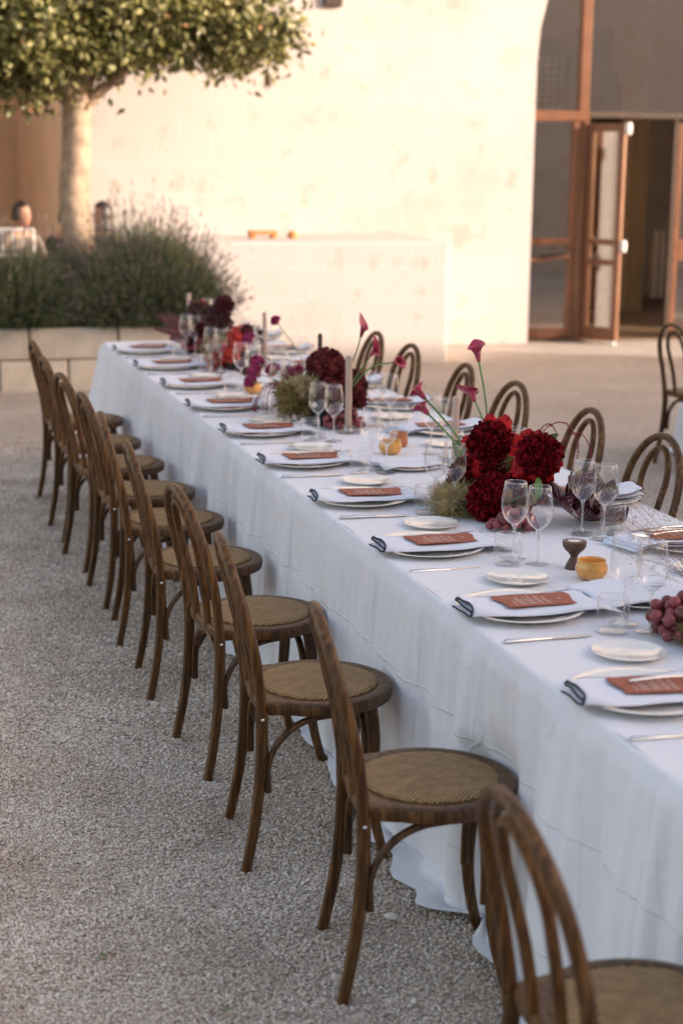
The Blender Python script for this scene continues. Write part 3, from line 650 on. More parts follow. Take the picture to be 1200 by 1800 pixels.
# ------------------------------------------------------------------ guests behind the planter
def skinmesh(name, joints, edges, mat, parent, sub=2):
    me = bpy.data.meshes.new(name); me.from_pydata([j[0] for j in joints], edges, []); me.materials.append(MATS[mat])
    o = link(name, me, parent); sk = o.modifiers.new('skin', 'SKIN'); lay = me.skin_vertices[0] if me.skin_vertices else None
    if lay is None:
        bpy.context.view_layer.objects.active = o; lay = me.skin_vertices[0]
    for i, (p, r) in enumerate(joints): lay.data[i].radius = (r, r) if not isinstance(r, tuple) else r
    lay.data[0].use_root = True
    s = o.modifiers.new('sub', 'SUBSURF'); s.levels = sub; s.render_levels = sub
    sk.use_smooth_shade = True; return o
def person(loc, rz, label, cloth, hairlong, lean=0.0):
    t = empty('person', loc, rz, label, 'person', None); t.scale = (.9, .9, .92); t.location.z += .05
    # seated; local +x is where the person faces
    J = [((0, 0, .50), .13), ((0, 0, .68), .125), ((.01+lean, 0, .88), (.13, .15)), ((.02+lean, 0, 1.0), .085), ((.03+lean, 0, 1.06), .052), ((.04+lean, 0, 1.11), .055),
         ((lean, .18, .97), .052), ((.06+lean, .23, .76), .044), ((.28, .19, .72), .034), ((.40, .14, .74), .028),
         ((lean, -.18, .97), .052), ((.06+lean, -.23, .76), .044), ((.28, -.19, .72), .034), ((.40, -.14, .74), .028),
         ((.22, .10, .50), .08), ((.42, .11, .48), .06), ((.42, .11, .10), .04), ((.52, .11, .04), .035),
         ((.22, -.10, .50), .08), ((.42, -.11, .48), .06), ((.42, -.11, .10), .04), ((.52, -.11, .04), .035)]
    E = [(0, 1), (1, 2), (2, 3), (3, 4), (4, 5), (3, 6), (6, 7), (7, 8), (8, 9), (3, 10), (10, 11), (11, 12), (12, 13), (0, 14), (14, 15), (15, 16), (16, 17), (0, 18), (18, 19), (19, 20), (20, 21)]
    body = skinmesh('body', J, E, 'skin', t)
    # head with brow, nose and chin
    m = MB(); G = []
    for i in range(15):
        ph = math.pi*i/14; row = []
        for j in range(20):
            th = 2*math.pi*j/20; x, y, z = math.sin(ph)*math.cos(th), math.sin(ph)*math.sin(th), math.cos(ph)
            w = .075*(1-.16*max(0, -z)); xx = .092*x; yy = w*y; zz = .118*z
            if x > .5 and abs(y) < .22: xx += .022*math.exp(-((z+.12)/.16)**2)*(1-abs(y)/.22)
            if x > .4 and abs(abs(y)-.38) < .15: xx -= .008*math.exp(-((z-.10)/.12)**2)
            if x > .5 and z < -.6: xx += .01
            row.append((xx, yy, zz))
        G.append(row+[row[0]])
    m.grid(G); hd = build(m, 'head', 'skin', t, loc=(.05+lean, 0, 1.20))
    for s in (-1, 1):
        m = MB(); m.lathe([(0, -.01), (.008, -.006), (.01, 0), (.008, .006), (0, .01)], 8, (.078, s*.03, .012)); build(m, 'eye', 'dark_hair', hd)
        m = MB(); m.lathe([(0, -.03), (.012, -.02), (.016, 0), (.012, .02), (0, .03)], 8, (0, s*.076, -.005)); build(m, 'ear', 'skin', hd)
    m = MB(); m.tube([(.084, -.022, -.062), (.09, 0, -.064), (.084, .022, -.062)], .005, 6); build(m, 'mouth', 'peony_guard', hd)
    m = MB(); G = []
    for i in range(15):
        row = []
        for j in range(21):
            th = R(62)+(2*math.pi-R(124))*j/20; f = i/14
            ph = f*math.pi*(.62 if not hairlong else .60)
            x, y, z = math.sin(ph)*math.cos(th), math.sin(ph)*math.sin(th), math.cos(ph)
            row.append((.103*x-.006, .089*y, .130*z+.006))
        G.append(row)
    if hairlong:
        last = G[-1]
        for q in range(1, 8): G.append([(x-.012*q/7+.004*math.sin(jj*1.7+q), y*(1+.10*math.sin(q*.6)), z-.034*q) for jj, (x, y, z) in enumerate(last)])
    m.grid(G); m.grid([[(.10*math.sin(p_)*math.cos(R(-62+124*j/8))-.003, .088*math.sin(p_)*math.sin(R(-62+124*j/8)), .130*math.cos(p_)+.006) for j in range(9)] for p_ in np.linspace(0, R(52), 5)])
    ob = build(m, 'hair', 'dark_hair', hd); sd = ob.modifiers.new('thick', 'SOLIDIFY'); sd.thickness = .012; sd.offset = 0
    # shirt over the trunk and arms
    J2 = [((0, 0, .52), .155), ((0, 0, .70), .15), ((.01+lean, 0, .88), (.155, .175)), ((.02+lean, 0, .995), .10), ((lean, .185, .97), .066), ((.06+lean, .235, .78), .058), ((lean, -.185, .97), .066), ((.06+lean, -.235, .78), .058)]
    skinmesh('shirt', J2, [(0, 1), (1, 2), (2, 3), (3, 4), (4, 5), (3, 6), (6, 7)], cloth, t)
    return t
person((.78, 11.28, .14), R(200), 'seated guest with long dark hair in an olive shirt right of the trunk', 'olive_cloth', True)
person((.02, 11.34, .14), R(-60), 'seated guest with short dark hair at the far left behind the lavender', 'dusty_cloth', False)
person((.47, 11.55, .10), R(-100), 'seated guest in black mostly hidden behind the tree trunk', 'black_cloth', False)
gt = empty('guest_table', (.35, 11.02, .12), 0, 'small white table behind the lavender where guests sit', 'table')
m = MB(); m.bbox((-.75, -.13, .70), (.85, .13, .73), .005); build(m, 'tabletop', 'white_paint', gt, False)
for sx in (-.6, .7):
    m = MB(); m.tube([(sx, 0, 0), (sx, 0, .70)], .02, 8); build(m, 'leg', 'white_paint', gt)
wc = empty('white_chair', (-.08, 10.95, .12), R(90), 'white slatted chair back rising left of the trunk behind lavender', 'chair')
for y_ in (-.17, .17):
    m = MB(); m.tube([(0, y_, 0), (0, y_, .45), (-.03, y_, 1.08)], .014, 8); build(m, 'back_post', 'white_paint', wc)
    m = MB(); m.tube([(.36, y_, 0), (.34, y_, .45)], .014, 8); build(m, 'leg', 'white_paint', wc)
for z_ in (.62, .85, 1.07):
    m = MB(); m.tube([(-.03, -.17, z_), (-.03, .17, z_)], .012, 8); build(m, 'rail', 'white_paint', wc)
for y_ in (-.09, 0, .09):
    m = MB(); m.tube([(-.02, y_, .62), (-.03, y_, 1.07)], .008, 6); build(m, 'slat', 'white_paint', wc)
m = MB(); m.bbox((-.02, -.19, .44), (.37, .19, .47), .01); build(m, 'seat', 'white_paint', wc, False)

# ------------------------------------------------------------------ chairs
def make_chair():
    t = empty('bentwood_chair', (0, 0, 0), 0, 'x', 'chair', None)
    w = 'chair_wood'
    # seat ring
    out = []
    for a_ in np.linspace(-118, 118, 41): out.append((.209*math.cos(R(a_)), .209*math.sin(R(a_))))
    out += [(-.178, .168), (-.190, .12), (-.196, 0), (-.190, -.12), (-.178, -.168)]
    out = np.array(out); k = len(out)
    inn = np.array([(.165*math.cos(math.atan2(y, x)), .165*math.sin(math.atan2(y, x))) for x, y in out])
    rings = [(out*.93, .4285), (out*.985, .431), (out*1.0, .440), (out*1.0, .456), (out*.985, .463), (out*.96, .4655), (inn*1.02, .4655), (inn*.99, .462), (inn*.97, .448)]
    m = MB(); V = np.concatenate([np.c_[r_, np.full(k, z)] for r_, z in rings]); F = []
    for i in range(len(rings)-1):
        for j in range(k): j2 = (j+1) % k; F.append((i*k+j, i*k+j2, (i+1)*k+j2, (i+1)*k+j))
    F.append(tuple(range(k))[::-1]); m.add(V, F); build(m, 'seat', w, t)
    m = MB(); m.lathe([(.163, .452), (.1625, .4655), (.160, .4700), (.155, .4725), (.12, .4755), (.06, .477), (0, .4775)], 48); m.lathe([(.163, .452), (0, .45)], 48)
    se = build(m, 'rattan_seat', 'rattan_weave', t, angle=R(60))
    m = MB(); a = np.linspace(0, 2*np.pi, 60, endpoint=False); m.tube(np.c_[.1625*np.cos(a), .1625*np.sin(a), np.full(60, .4675)], .0028, 6, closed=True, ref=(0, 0, 1)); build(m, 'cord', 'rattan_weave', t)
    # outer hoop: two uprights and a round arch; kept in a leaning, slightly curved plane
    def xz(z): return np.interp(z, [.0, .20, .40, .48, .60, .75, .90], [-.222, -.196, -.178, -.180, -.196, -.232, -.273])
    path = []
    for z in (.405, .44, .48, .54, .60): path.append((np.interp(z, [.40, .60], [.172, .188]), z))
    for a_ in np.linspace(0, 180, 23): path.append((.190*math.cos(R(a_)), .66+.225*math.sin(R(a_))**.92))
    for z in (.60, .54, .48, .44, .405): path.append((-np.interp(z, [.40, .60], [.172, .188]), z))
    hp = smoothpath([(xz(z)-.004, y, z) for y, z in path], 80)
    m = MB(); m.tube(hp, .0130, 12, ell=1.10, ref=(1, 0, 0), power=.85); build(m, 'outer_hoop', w, t)
    path = [(.060, .445), (.063, .50), (.070, .58), (.080, .66)]+[(.088*math.cos(R(a_)), .715+.128*math.sin(R(a_))) for a_ in np.linspace(0, 180, 17)]+[(-.080, .66), (-.070, .58), (-.063, .50), (-.060, .445)]
    ip = smoothpath([(xz(z)-.006, y, z) for y, z in path], 60)
    m = MB(); m.tube(ip, .0108, 10, ell=1.12, ref=(1, 0, 0), power=.85); build(m, 'inner_hoop', w, t)
    for s in (-1, 1):
        m = MB(); p = smoothpath([(-.180, s*.170, .445), (-.180, s*.171, .36), (-.188, s*.175, .22), (-.205, s*.182, .10), (-.226, s*.188, -.006)], 14)
        m.tube(p, np.linspace(.0168, .0135, 14), 10, ell=1.0, ref=(0, 1, 0), power=.7); lg = build(m, 'leg', w, t)
        m = MB(); m.lathe([(0, .0), (.0055, .0), (.005, .003), (0, .004)], 10); bo = link('bolt', m.mesh('bolt', 'steel'), lg, (-.180, s*.1875, .425), (R(-90*s), 0, 0))
        m = MB(); p = smoothpath([(.125, s*.118, .435), (.135, s*.130, .33), (.130, s*.135, .20), (.140, s*.142, .10), (.165, s*.156, -.006)], 14)
        m.tube(p, np.interp(np.linspace(0, 1, 14), [0, .4, 1], [.0190, .0165, .0125]), 10, ref=(0, 1, 0), power=.7); build(m, 'leg', w, t)
        # side brackets, bent from the rear leg up to the seat
        m = MB(); p = [(-.162, s*.172, .215)]+[(-.165+.165*(1-math.cos(R(q))), s*(.170-.012*q/90), .26+.158*math.sin(R(q))) for q in np.linspace(5, 88, 10)]+[(.09, s*.135, .421)]
        m.tube(smoothpath(p, 22), .0095, 8, ell=1.25, ref=(0, 1, 0)); build(m, 'bracket', w, t)
    for x_, hw, zb in ((-.168, .150, .245), (.118, .112, .22)):
        m = MB(); p = [(x_, -hw, zb-.03)]+[(x_, -hw*math.cos(R(q)), zb+.172*math.sin(R(q))**.8) for q in np.linspace(3, 177, 17)]+[(x_, hw, zb-.03)]
        m.tube(smoothpath(p, 30), .0095, 8, ell=1.2, ref=(1, 0, 0)); build(m, 'bracket', w, t)
    return t
chair = Kind(make_chair())
chairs = [(-.200, -1.438, 0), (-.199, -.292, -.147), (-.259, .476, -.097), (-.252, 1.21, .082), (-.271, 1.963, -.05), (-.265, 2.634, -.10), (-.264, 3.222, .056), (-.278, 3.876, .134), (-.285, 4.484, .064), (-.262, 5.189, .077)]
extra = [', cut off by the bottom edge', ', whole seat in view', '', '', '', '', '', '', ', tucked behind its neighbours', ', last before the stone planter']
for i, (x, y, r) in enumerate(chairs):
    o = chair.put((x, y, 0), r, f'{ORD[i]} brown bentwood chair in the left row{extra[i]}'); o['group'] = 'bentwood chairs along the left side of the table'
RCH = [(1.71, .05), (2.37, -.04), (3.16, .03), (3.83, -.05), (4.64, .04), (5.27, 0)]
for i, (y, r) in enumerate(RCH):
    o = chair.put((1.415-.273+.0, y, 0), math.pi+r, f'{ORD[i]} brown bentwood chair from the right edge, across the table'); o['group'] = 'bentwood chairs along the far side of the table'
o = chair.put((3.32+.273, 5.43, 0), .12, 'brown bentwood chair standing alone at the second table, right edge', None); o['group'] = 'bentwood chair at the second table'

# ------------------------------------------------------------------ tablecloths
TW = 1.109
def fold(y, ph=0):
    return .6*math.sin(y*11.3+ph+1.3*math.sin(y*2.1+ph))+.4*math.sin(y*21.7+2.1*ph+1.1*math.sin(y*3.3))
def pleat(y, ph=0):
    m_ = .55+.45*math.sin(y*2.9+ph); k_ = .5+.5*math.sin(y*1.7+2+ph)
    a_ = math.sin(y*33+ph+2.0*math.sin(y*3.1+ph)); b_ = math.sin(y*61+2*ph+2.4*math.sin(y*4.3)); c_ = math.sin(y*101+3*ph+2*math.sin(y*5.1))
    return m_*(abs(a_)**.8*(1 if a_ > 0 else -1))*.6+k_*.42*b_+.16*c_
def nz1(a, b, s=0): return noise.noise(Vector((a, b, s)))
def cloth(x0, x1, y0, y1, ends, dz, name, label, sides=(True, True), chairs_l=(), fine=.010, x_off=0.0, parts=None):
    """a cloth lying on the table and hanging to the ground on its long sides (and at the ends named)"""
    z0 = TZ+dz; rad = .012; t = empty(name, (0, 0, 0), 0, label, 'tablecloth')
    m = MB()
    nx = 44; ny = max(8, int((y1-y0)/.03))
    m.grid([[(x, y, z0+.0022*nz1(x*4, y*5)+.0012*nz1(x*13, y*9, 4)) for y in np.linspace(y0, y1, ny)] for x in np.linspace(x0+rad, x1-rad, nx)], flip=True)
    topo = build(m, 'cloth_top', 'table_linen', t)
    def skirt(pts, nrm, step, ph):
        rows = []
        S = [0, .25, .5, .75, 1.0]
        for (x, y), (nx_, ny_) in zip(pts, nrm):
            s = x*3.1 if abs(ny_) > .5 else y
            row = []
            for a_ in (0, 22, 45, 67, 90): row.append((x-nx_*rad+nx_*rad*math.sin(R(a_)), y-ny_*rad+ny_*rad*math.sin(R(a_)), z0-rad+rad*math.cos(R(a_))))
            f = fold(s, ph); pl_ = pleat(s, ph); cor_ = .13*math.exp(-abs((x-x0 if x-x0 < x1-x else x1-x) if abs(ny_) > .5 else (y1-y if 1 in ends else 9))/.10); soft = .5+.5*nz1(s*1.7, ph, 2)
            pud = .03+.075*max(0, nz1(s*1.15, ph+.7, 5)+.35)
            H = z0-rad; n_ = 34
            for i in range(1, n_+1):
                d = i/n_*(H+pud+.02)
                q = min(1, d/H)
                off = .014+.018*pl_*min(1, q*5)**.7*(1-.55*q)+.075*q**.55*(.25+soft)*(f*.8+.40)*(.30+.70*min(1, q*2.5))*(1-.35*q)+cor_*q+.016*q+.012*q*nz1(s*2.5, d*3, 8)+.004*nz1(s*9, d*5, 12)*min(1, q*5)
                z = z0-rad-d
                if z < .012:
                    ex = .012-z; z = .012+.016*max(0, fold(s*1.3, ph+2))*min(1, ex/.03)*(1-min(1, ex/.12))+.024*max(0, nz1(s*3.2, 1+ex*6, 9))*min(1, ex/.04); off += ex*(.85+.15*nz1(s*2, 2, 3))
                X = x+nx_*off; Y = y+ny_*off
                if nx_ < -.5:
                    for (cx_, cy_, _) in chairs_l:
                        dy = abs(Y-cy_)
                        for ls in (-1, 1):
                            lx = cx_+.165*math.cos(_)-ls*.156*math.sin(_); ly = cy_+.165*math.sin(_)+ls*.156*math.cos(_)
                            w_ = math.exp(-((Y-ly)/.075)**2)*np.interp(z, [0, .05, .44, .50], [.75, 1, 1, 0])
                            if X < lx+.028: X += (lx+.028-X)*w_
                        if dy < .25:
                            lim = cx_+(math.sqrt(max(0, .215**2-dy*dy)) if dy < .215 else 0)+.004
                            wz = np.interp(z, [0, .25, .40, .47, .56, .72], [.25, .75, 1, 1, .35, 0])
                            if dy < .215 and X < lim: X = X+(lim-X)*wz
                row.append((X, Y, z))
            rows.append(row)
        mm = MB(); mm.grid(rows, flip=True); return mm
    if sides[0]:
        yy = np.arange(y0, y1+fine/2, fine)[::-1]; mm = skirt([(x0, y) for y in yy], [(-1, 0)]*len(yy), fine, dz*300)
        build(mm, 'cloth_drop', 'table_linen', t, angle=None)
    if sides[1]:
        yy = np.arange(y0, y1+.02, .04); mm = skirt([(x1, y) for y in yy], [(1, 0)]*len(yy), .04, 2+dz*300)
        build(mm, 'cloth_drop', 'table_linen', t, angle=None)
    for e in ends:
        xx = np.linspace(x0, x1, 60); yv = y1 if e > 0 else y0
        if e < 0: xx = xx
        else: xx = xx[::-1]
        mm = skirt([(x, yv) for x in xx], [(0, e)]*60, .02, 4)
        build(mm, 'cloth_drop', 'table_linen', t, angle=None)
    return t
cloth(0, TW, -2.9, .70, [-1], .006, 'tablecloth', 'nearest white linen cloth of the long table, hanging in folds to the gravel', chairs_l=chairs[:4])
cloth(0.003, TW-.003, .64, 2.46, [], .003, 'tablecloth', 'middle white linen cloth of the long table, under the peonies', chairs_l=chairs[1:8])
cloth(0.006, TW-.006, 2.40, 6.34, [1], 0, 'tablecloth', 'farthest white linen cloth of the long table, ending at the stone planter', chairs_l=chairs[4:], fine=.012)
cloth(3.78, 4.9, .5, 5.95, [1], 0, 'tablecloth', 'white cloth of the second table at the right edge of the yard', sides=(True, True), fine=.03)

# ------------------------------------------------------------------ table ware
def make_plate(name, r, cat, h=.022, group=None):
    m = MB()
    m.lathe([(0, .003), (r*.55, .003), (r*.60, .0), (r*.63, .0), (r*.66, .004), (r*.86, h*.62), (r*.985, h*.93), (r, h), (r*.985, h+.001), (r*.86, h*.62+.0035), (r*.72, .0085), (r*.64, .0065), (0, .006)], 56)
    o = build(m, name, 'white_ceramic', angle=R(50)); return tag(o, 'x', cat, group)
K_plate = Kind(make_plate('dinner_plate', .166, 'plate', .020, 'dinner plates of the place settings'))
K_bread = Kind(make_plate('bread_plate', .088, 'plate', .014, 'small bread plates of the place settings'))
K_serv = Kind(make_plate('dinner_plate', .150, 'plate', .018))

def make_wine(name='wine_glass'):
    t = empty(name, (0, 0, 0), 0, 'x', 'wine glass', 'stemmed wine glasses')
    m = MB(); m.lathe([(0, .0), (.036, 0), (.0375, .0015), (.036, .003), (.020, .0055), (.009, .0095), (.0048, .018), (.0038, .035), (.0036, .075), (.0042, .095), (.0075, .106), (.010, .110), (0, .112)], 28)
    build(m, 'stem', 'solid_glass', t, angle=None)
    outp = [(.010, .1095), (.020, .1165), (.031, .129), (.0385, .145), (.0418, .162), (.0418, .180), (.0395, .200), (.0362, .220), (.0335, .240)]
    inp = [(r-.0010, z+.0006) for r, z in outp[::-1]]; inp[0] = (.0326, .2404)
    m = MB(); m.lathe(outp+inp, 32); build(m, 'bowl', 'thin_glass', t, angle=None)
    m = MB(); m.lathe([(.0330+.0006*math.cos(a), .2402+.0006*math.sin(a)) for a in np.linspace(0, 2*np.pi, 6, endpoint=False)], 32, closed=True); build(m, 'rim', 'solid_glass', t, angle=None)
    return t
K_wine = Kind(make_wine())
def make_tumbler():
    t = empty('water_tumbler', (0, 0, 0), 0, 'x', 'water glass', 'water tumblers of the place settings')
    outp = [(.034, .006), (.0385, .018), (.041, .045), (.0405, .070), (.0385, .092)]
    m = MB(); m.lathe(outp+[(r-.0012, z) for r, z in outp[::-1]], 32); build(m, 'wall', 'thin_glass', t, angle=None)
    m = MB(); m.lathe([(0, 0), (.030, 0), (.034, .0022), (.0345, .006), (.031, .0085), (0, .0075)], 32); build(m, 'base', 'solid_glass', t, angle=None)
    m = MB(); m.lathe([(.0379+.0008*math.cos(a), .0922+.0008*math.sin(a)) for a in np.linspace(0, 2*np.pi, 6, endpoint=False)], 32, closed=True); build(m, 'rim', 'solid_glass', t, angle=None)
    return t
K_tum = Kind(make_tumbler())
def make_knife():
    m = MB(); P = [(-.125, 0, .004), (-.12, 0, .0042), (-.06, 0, .004), (-.01, 0, .0035), (.0, 0, .003)]
    m.tube(P, [.004, .0058, .005, .0038, .004], 8, ell=1.0, ref=(0, 1, 0)); t = empty('table_knife', (0, 0, 0), 0, 'x', 'knife', 'knives of the place settings'); build(m, 'handle', 'steel', t)
    m = MB(); m.add([(0, -.004, .002), (.03, -.008, .002), (.09, -.008, .002), (.115, .002, .002), (.09, .006, .002), (0, .005, .002), (0, -.004, .0045), (.03, -.006, .003), (.09, -.006, .003), (.115, .002, .0028), (.09, .006, .004), (0, .005, .005)],
                    [(5, 4, 3, 2, 1, 0), (6, 7, 8, 9, 10, 11)]+[(i, (i+1) % 6, 6+(i+1) % 6, 6+i) for i in range(6)]); build(m, 'blade', 'steel', t, False); return t
K_knife = Kind(make_knife())
def make_fork():
    t = empty('table_fork', (0, 0, 0), 0, 'x', 'fork', 'forks lying on the folded napkins')
    m = MB(); m.tube(smoothpath([(-.11, 0, .003), (-.05, 0, .006), (.0, 0, .006), (.03, 0, .004), (.05, 0, .002)], 14), np.interp(np.linspace(0, 1, 14), [0, .1, .5, .9, 1], [.003, .0042, .0028, .0022, .003]), 8, ell=1.3, ref=(0, 1, 0)); h = build(m, 'handle', 'steel', t)
    G = [[(x, y*w, z+abs(y)*.25*.02) for y in np.linspace(-1, 1, 7)] for x, w, z in ((.045, .003, .002), (.055, .009, .0008), (.066, .0122, 0.0), (.075, .0125, .0005))]
    m = MB(); m.grid(G, flip=True); o = build(m, 'neck', 'steel', t); o.modifiers.new('t', 'SOLIDIFY').thickness = .0015
    for y in (-.0105, -.0035, .0035, .0105):
        m = MB(); m.tube([(.073, y, .0005), (.095, y, .002), (.118, y*.95, .007)], [.0015, .0014, .0007], 6); build(m, 'tine', 'steel', t)
    return t
K_fork = Kind(make_fork())

def nap_base(x):    # height of the napkin's underside over the plate
    return float(np.interp(x, [-.24, -.20, -.166, -.12, -.06, .06, .12, .166, .21, .25], [.012, .020, .0235, .0215, .018, .018, .0215, .0235, .014, .004]))
def make_napkin(seed):
    g = random.Random(seed)
    t = empty('folded_napkin', (0, 0, 0), 0, 'x', 'napkin', 'white napkins with dark piping folded on the dinner plates')
    # section of the fold in (y, lift): a flattened S of three layers
    sec = np.array([(.066, .000), (.0, .0), (-.076, .0005), (-.090, .004), (-.084, .0085), (-.04, .0070), (.02, .0070), (.058, .007), (.070, .0100), (.064, .0135), (.03, .0125), (-.03, .0125), (-.080, .0115), (-.093, .0085), (-.095, .0035)])
    sp = smoothpath(np.c_[sec, np.zeros(len(sec))], 40)[:, :2]
    X = np.linspace(-.188, .192, 34); G = []
    for x in X:
        e = max(0, (-.118-x)/.07); er = max(0, (x-.10)/.10)
        row = []
        for i, (y, l) in enumerate(sp):
            lift = l*(1+.9*e)*(1-.55*er)+.004*e*math.sin(i*.45); yy = y*(1-.30*e+.06*er)-.010*e
            xx = x+.014*e*(l/.0155)+er*(.035*(1-l/.0155)-.01*(y/.06))
            row.append((xx, yy+.004*math.sin(x*9+seed), nap_base(xx)+lift+.0012*math.sin(x*31+y*60+seed)))
        G.append(row)
    m = MB(); m.grid(G); o = build(m, 'linen', 'napkin_linen', t, angle=None)
    s = o.modifiers.new('thick', 'SOLIDIFY'); s.thickness = .0012; s.offset = 0
    m = MB(); m.tube(np.array(G[0])+np.array([-.001, 0, 0]), .0024, 6, ref=(1, 0, 0)); build(m, 'piping', 'brown_piping', t)
    G = np.array(G); m = MB(); kk = int(np.argmax(G[16, 20:, 1]))+20; e = smoothpath(np.array([G[i][kk]+np.array([0, .001, .0010]) for i in range(0, 34, 3)]), 30); m.tube(e, .0016, 6, ref=(0, 0, 1)); build(m, 'piping', 'brown_piping', t)
    return t
def topz(x): return nap_base(x)+.0138+.0016-.003*max(0, (x-.10)/.10)
K_nap = [Kind(make_napkin(s)) for s in (1, 4, 9)]
def make_card():
    t = empty('menu_card', (0, 0, 0), 0, 'x', 'menu card', 'terracotta menu cards on the napkins')
    G = []
    for yv in np.linspace(-1, 1, 13):
        row = []
        for u in np.linspace(0, 1, 21):
            xl = -.098-.006*math.sin(yv*math.pi*.9); xr = .098+.007*math.sin(yv*math.pi*.9)+.004*(1-yv*yv)
            x = xl+(xr-xl)*u; y = yv*.056-.004
            row.append((x, y, topz(x*.93)+.0034+.0008*math.sin(u*5)))
        G.append(row)
    m = MB(); m.grid(G, flip=True); c = build(m, 'card', 'terracotta_card', t, angle=None); c.modifiers.new('t', 'SOLIDIFY').thickness = .0006
    m = MB(); g = random.Random(3); x = -.062
    rows = [.020, 0, .034, .040, .028, 0, .036, .030, .042, 0, .034, .038, 0, .030, .036]
    for ln in rows:
        if ln:
            ln *= 1.9; y = -.045
            while y < -.045+ln:
                w = g.uniform(.004, .012); z = topz(x*.93)+.0034+.0008*math.sin((x+.1)/.2*5)+.0007
                m.add([(x, y, z), (x+.0020, y, z), (x+.0020, min(y+w, -.045+ln), z), (x, min(y+w, -.045+ln), z)], [(0, 1, 2, 3)]); y += w+.0014
        x += .0072 if ln else .005
    for k in range(5):      # small starfish-like emblem at the head of the card
        a_ = R(72*k+10); z = topz(.065)+.0034+.0008*math.sin(.165/.2*5)+.0008; c0 = np.array([.068, -.004]); d = np.array([math.cos(a_), math.sin(a_)]); n_ = np.array([-d[1], d[0]])
        q = [c0+n_*.0012, c0+d*.0095, c0-n_*.0012]; m.add([(*p_, z) for p_ in q], [(2, 1, 0)])
    o = build(m, 'lettering', 'card_ink', c, False); tag(o, kind='stuff'); return t
K_card = Kind(make_card())

def setting(side, y, i, fork, rot):
    x0 = .165 if side == 'l' else TW-.165; r = 0 if side == 'l' else math.pi; sg = 1 if side == 'l' else -1
    wh = (f'at the {ORD[i]} left-row place from camera' if side == 'l' else f'at the {ORD[i]} far-side place from camera')
    zt = TZ+(.0065 if y < .70 else .0035 if y < 2.46 else .001)
    def put(K, dx, dy, dz, rz, label, sc=None):
        P = (x0+sg*dx, y+sg*dy, zt+dz)
        if seen(P, 45): return K.put(P, r+rz, label, sc)
    jr = random.Random(i*7+(3 if side == 'l' else 90)); jx, jy, ja = jr.uniform(-.010, .010), jr.uniform(-.009, .009), jr.uniform(-.055, .055)
    rot += ja
    put(K_plate, jx*.3, jy*.3, 0, ja*3, 'white dinner plate '+wh)
    put(K_nap[i % 3], jx+.012, jy-.008, 0, rot, 'white napkin with dark piping '+wh)
    put(K_card, jx+.03+jy*.5, jy-.012, 0, rot-.03+jx*4, 'terracotta menu card with white lettering '+wh)
    if fork: put(K_fork, jx+.075, jy-.005, .0415, rot+.04+ja, 'silver fork lying across the menu card '+wh)
    put(K_knife, -.02+jx, -.245+jy*.5, 0, rot*.8, 'silver table knife '+wh)
    put(K_bread, .112+jx, .300+jy, 0, ja*9, 'small white bread plate '+wh)
    put(K_tum, .155+jy, -.225+jx, 0, 0, 'clear water tumbler '+wh)
    put(K_wine, .208+.006*math.sin(i*2.3), -.165, 0, 0, 'left, slightly smaller wine glass '+wh if side == 'l' else 'smaller wine glass of the pair '+wh, .965)
    put(K_wine, .245+.008*math.sin(i*3.1), -.245, 0, 0, 'right, larger wine glass '+wh if side == 'l' else 'larger wine glass of the pair '+wh)
for k in range(1, 11): setting('l', .0587+.714*(k-2), k-1, k in (1, 5, 6, 7, 8, 9, 10), (.02, -.03, .03, 0, -.02)[k % 5])
for k in range(9): setting('r', .62+.714*k, k, k % 2 == 0, (.03, -.02, 0)[k % 3])
# serving plates with plain napkins in the middle
for j, (x, y, s) in enumerate(((.53, .10, 1.0), (.53, 2.04, .8))):
    zt = TZ+(.0065 if y < .7 else .0035)
    K_serv.put((x, y, zt), 0, ('white plate under a loose napkin beside the amber bowl, near centre' if j == 0 else 'white plate under a plain napkin in mid table behind the peonies'), s)
    m = MB(); G = []
    for a_ in np.linspace(-1, 1, 20):
        G.append([((a_*.155+.02*b_)*s, (b_*.115-.02*a_)*s, .021*s+.004+.003*math.sin(a_*5+b_*3+j)+.004*math.cos(b_*4)-max(0, abs(a_)-.85)*.03) for b_ in np.linspace(-1, 1, 16)])
    m.grid(G, flip=True); o = build(m, 'plain_napkin', 'napkin_linen', angle=None, loc=(x-.01, y+.01, zt), rot=(0, 0, .25)); md = o.modifiers.new('t', 'SOLIDIFY'); md.thickness = .005
    tag(o, ('loose white napkin on the centre plate beside the amber bowl' if j == 0 else 'plain white napkin on the centre plate behind the peonies'), 'napkin', 'plain napkins on the centre plates')

# ------------------------------------------------------------------ candles and bowls
def candle(x, y, h, mat, label, r=.0140, holder=True):
    zt = TZ+(.0035 if y < 2.4 else .001)
    t = empty('taper_candle', (x, y, zt), 0, label, 'candle', 'taper candles standing among the flowers')
    m = MB(); m.lathe([(0, .008), (r, .008), (r, h-.004), (r*.9, h-.001), (r*.4, h), (0, h)], 20); build(m, 'wax', mat, t)
    m = MB(); m.tube([(0, 0, h-.002), (.001, 0, h+.008)], .0009, 6); build(m, 'wick', 'dark_hair', t)
    m = MB(); m.lathe([(0, 0), (.048, 0), (.050, .003), (.049, .008), (.022, .010), (.0195, .016), (.0185, .030), (.0150, .030), (.0148, .008), (0, .007)], 28); build(m, 'holder', 'solid_glass', t, angle=R(50))
candle(.53, 2.86, .325, 'taupe_wax', 'pale taupe taper candle in glass holder in front of the burgundy hydrangeas')
candle(.71, 2.05, .262, 'taupe_wax', 'taupe taper candle left of the peonies, behind leaning calla lilies', .0132)
candle(.67, 4.92, .305, 'taupe_wax', 'thin taupe taper candle right of the coral flowers', .0115)
candle(.50, 6.14, .305, 'taupe_wax', 'farthest taupe taper candle near the table end beside wine glass', .0135)
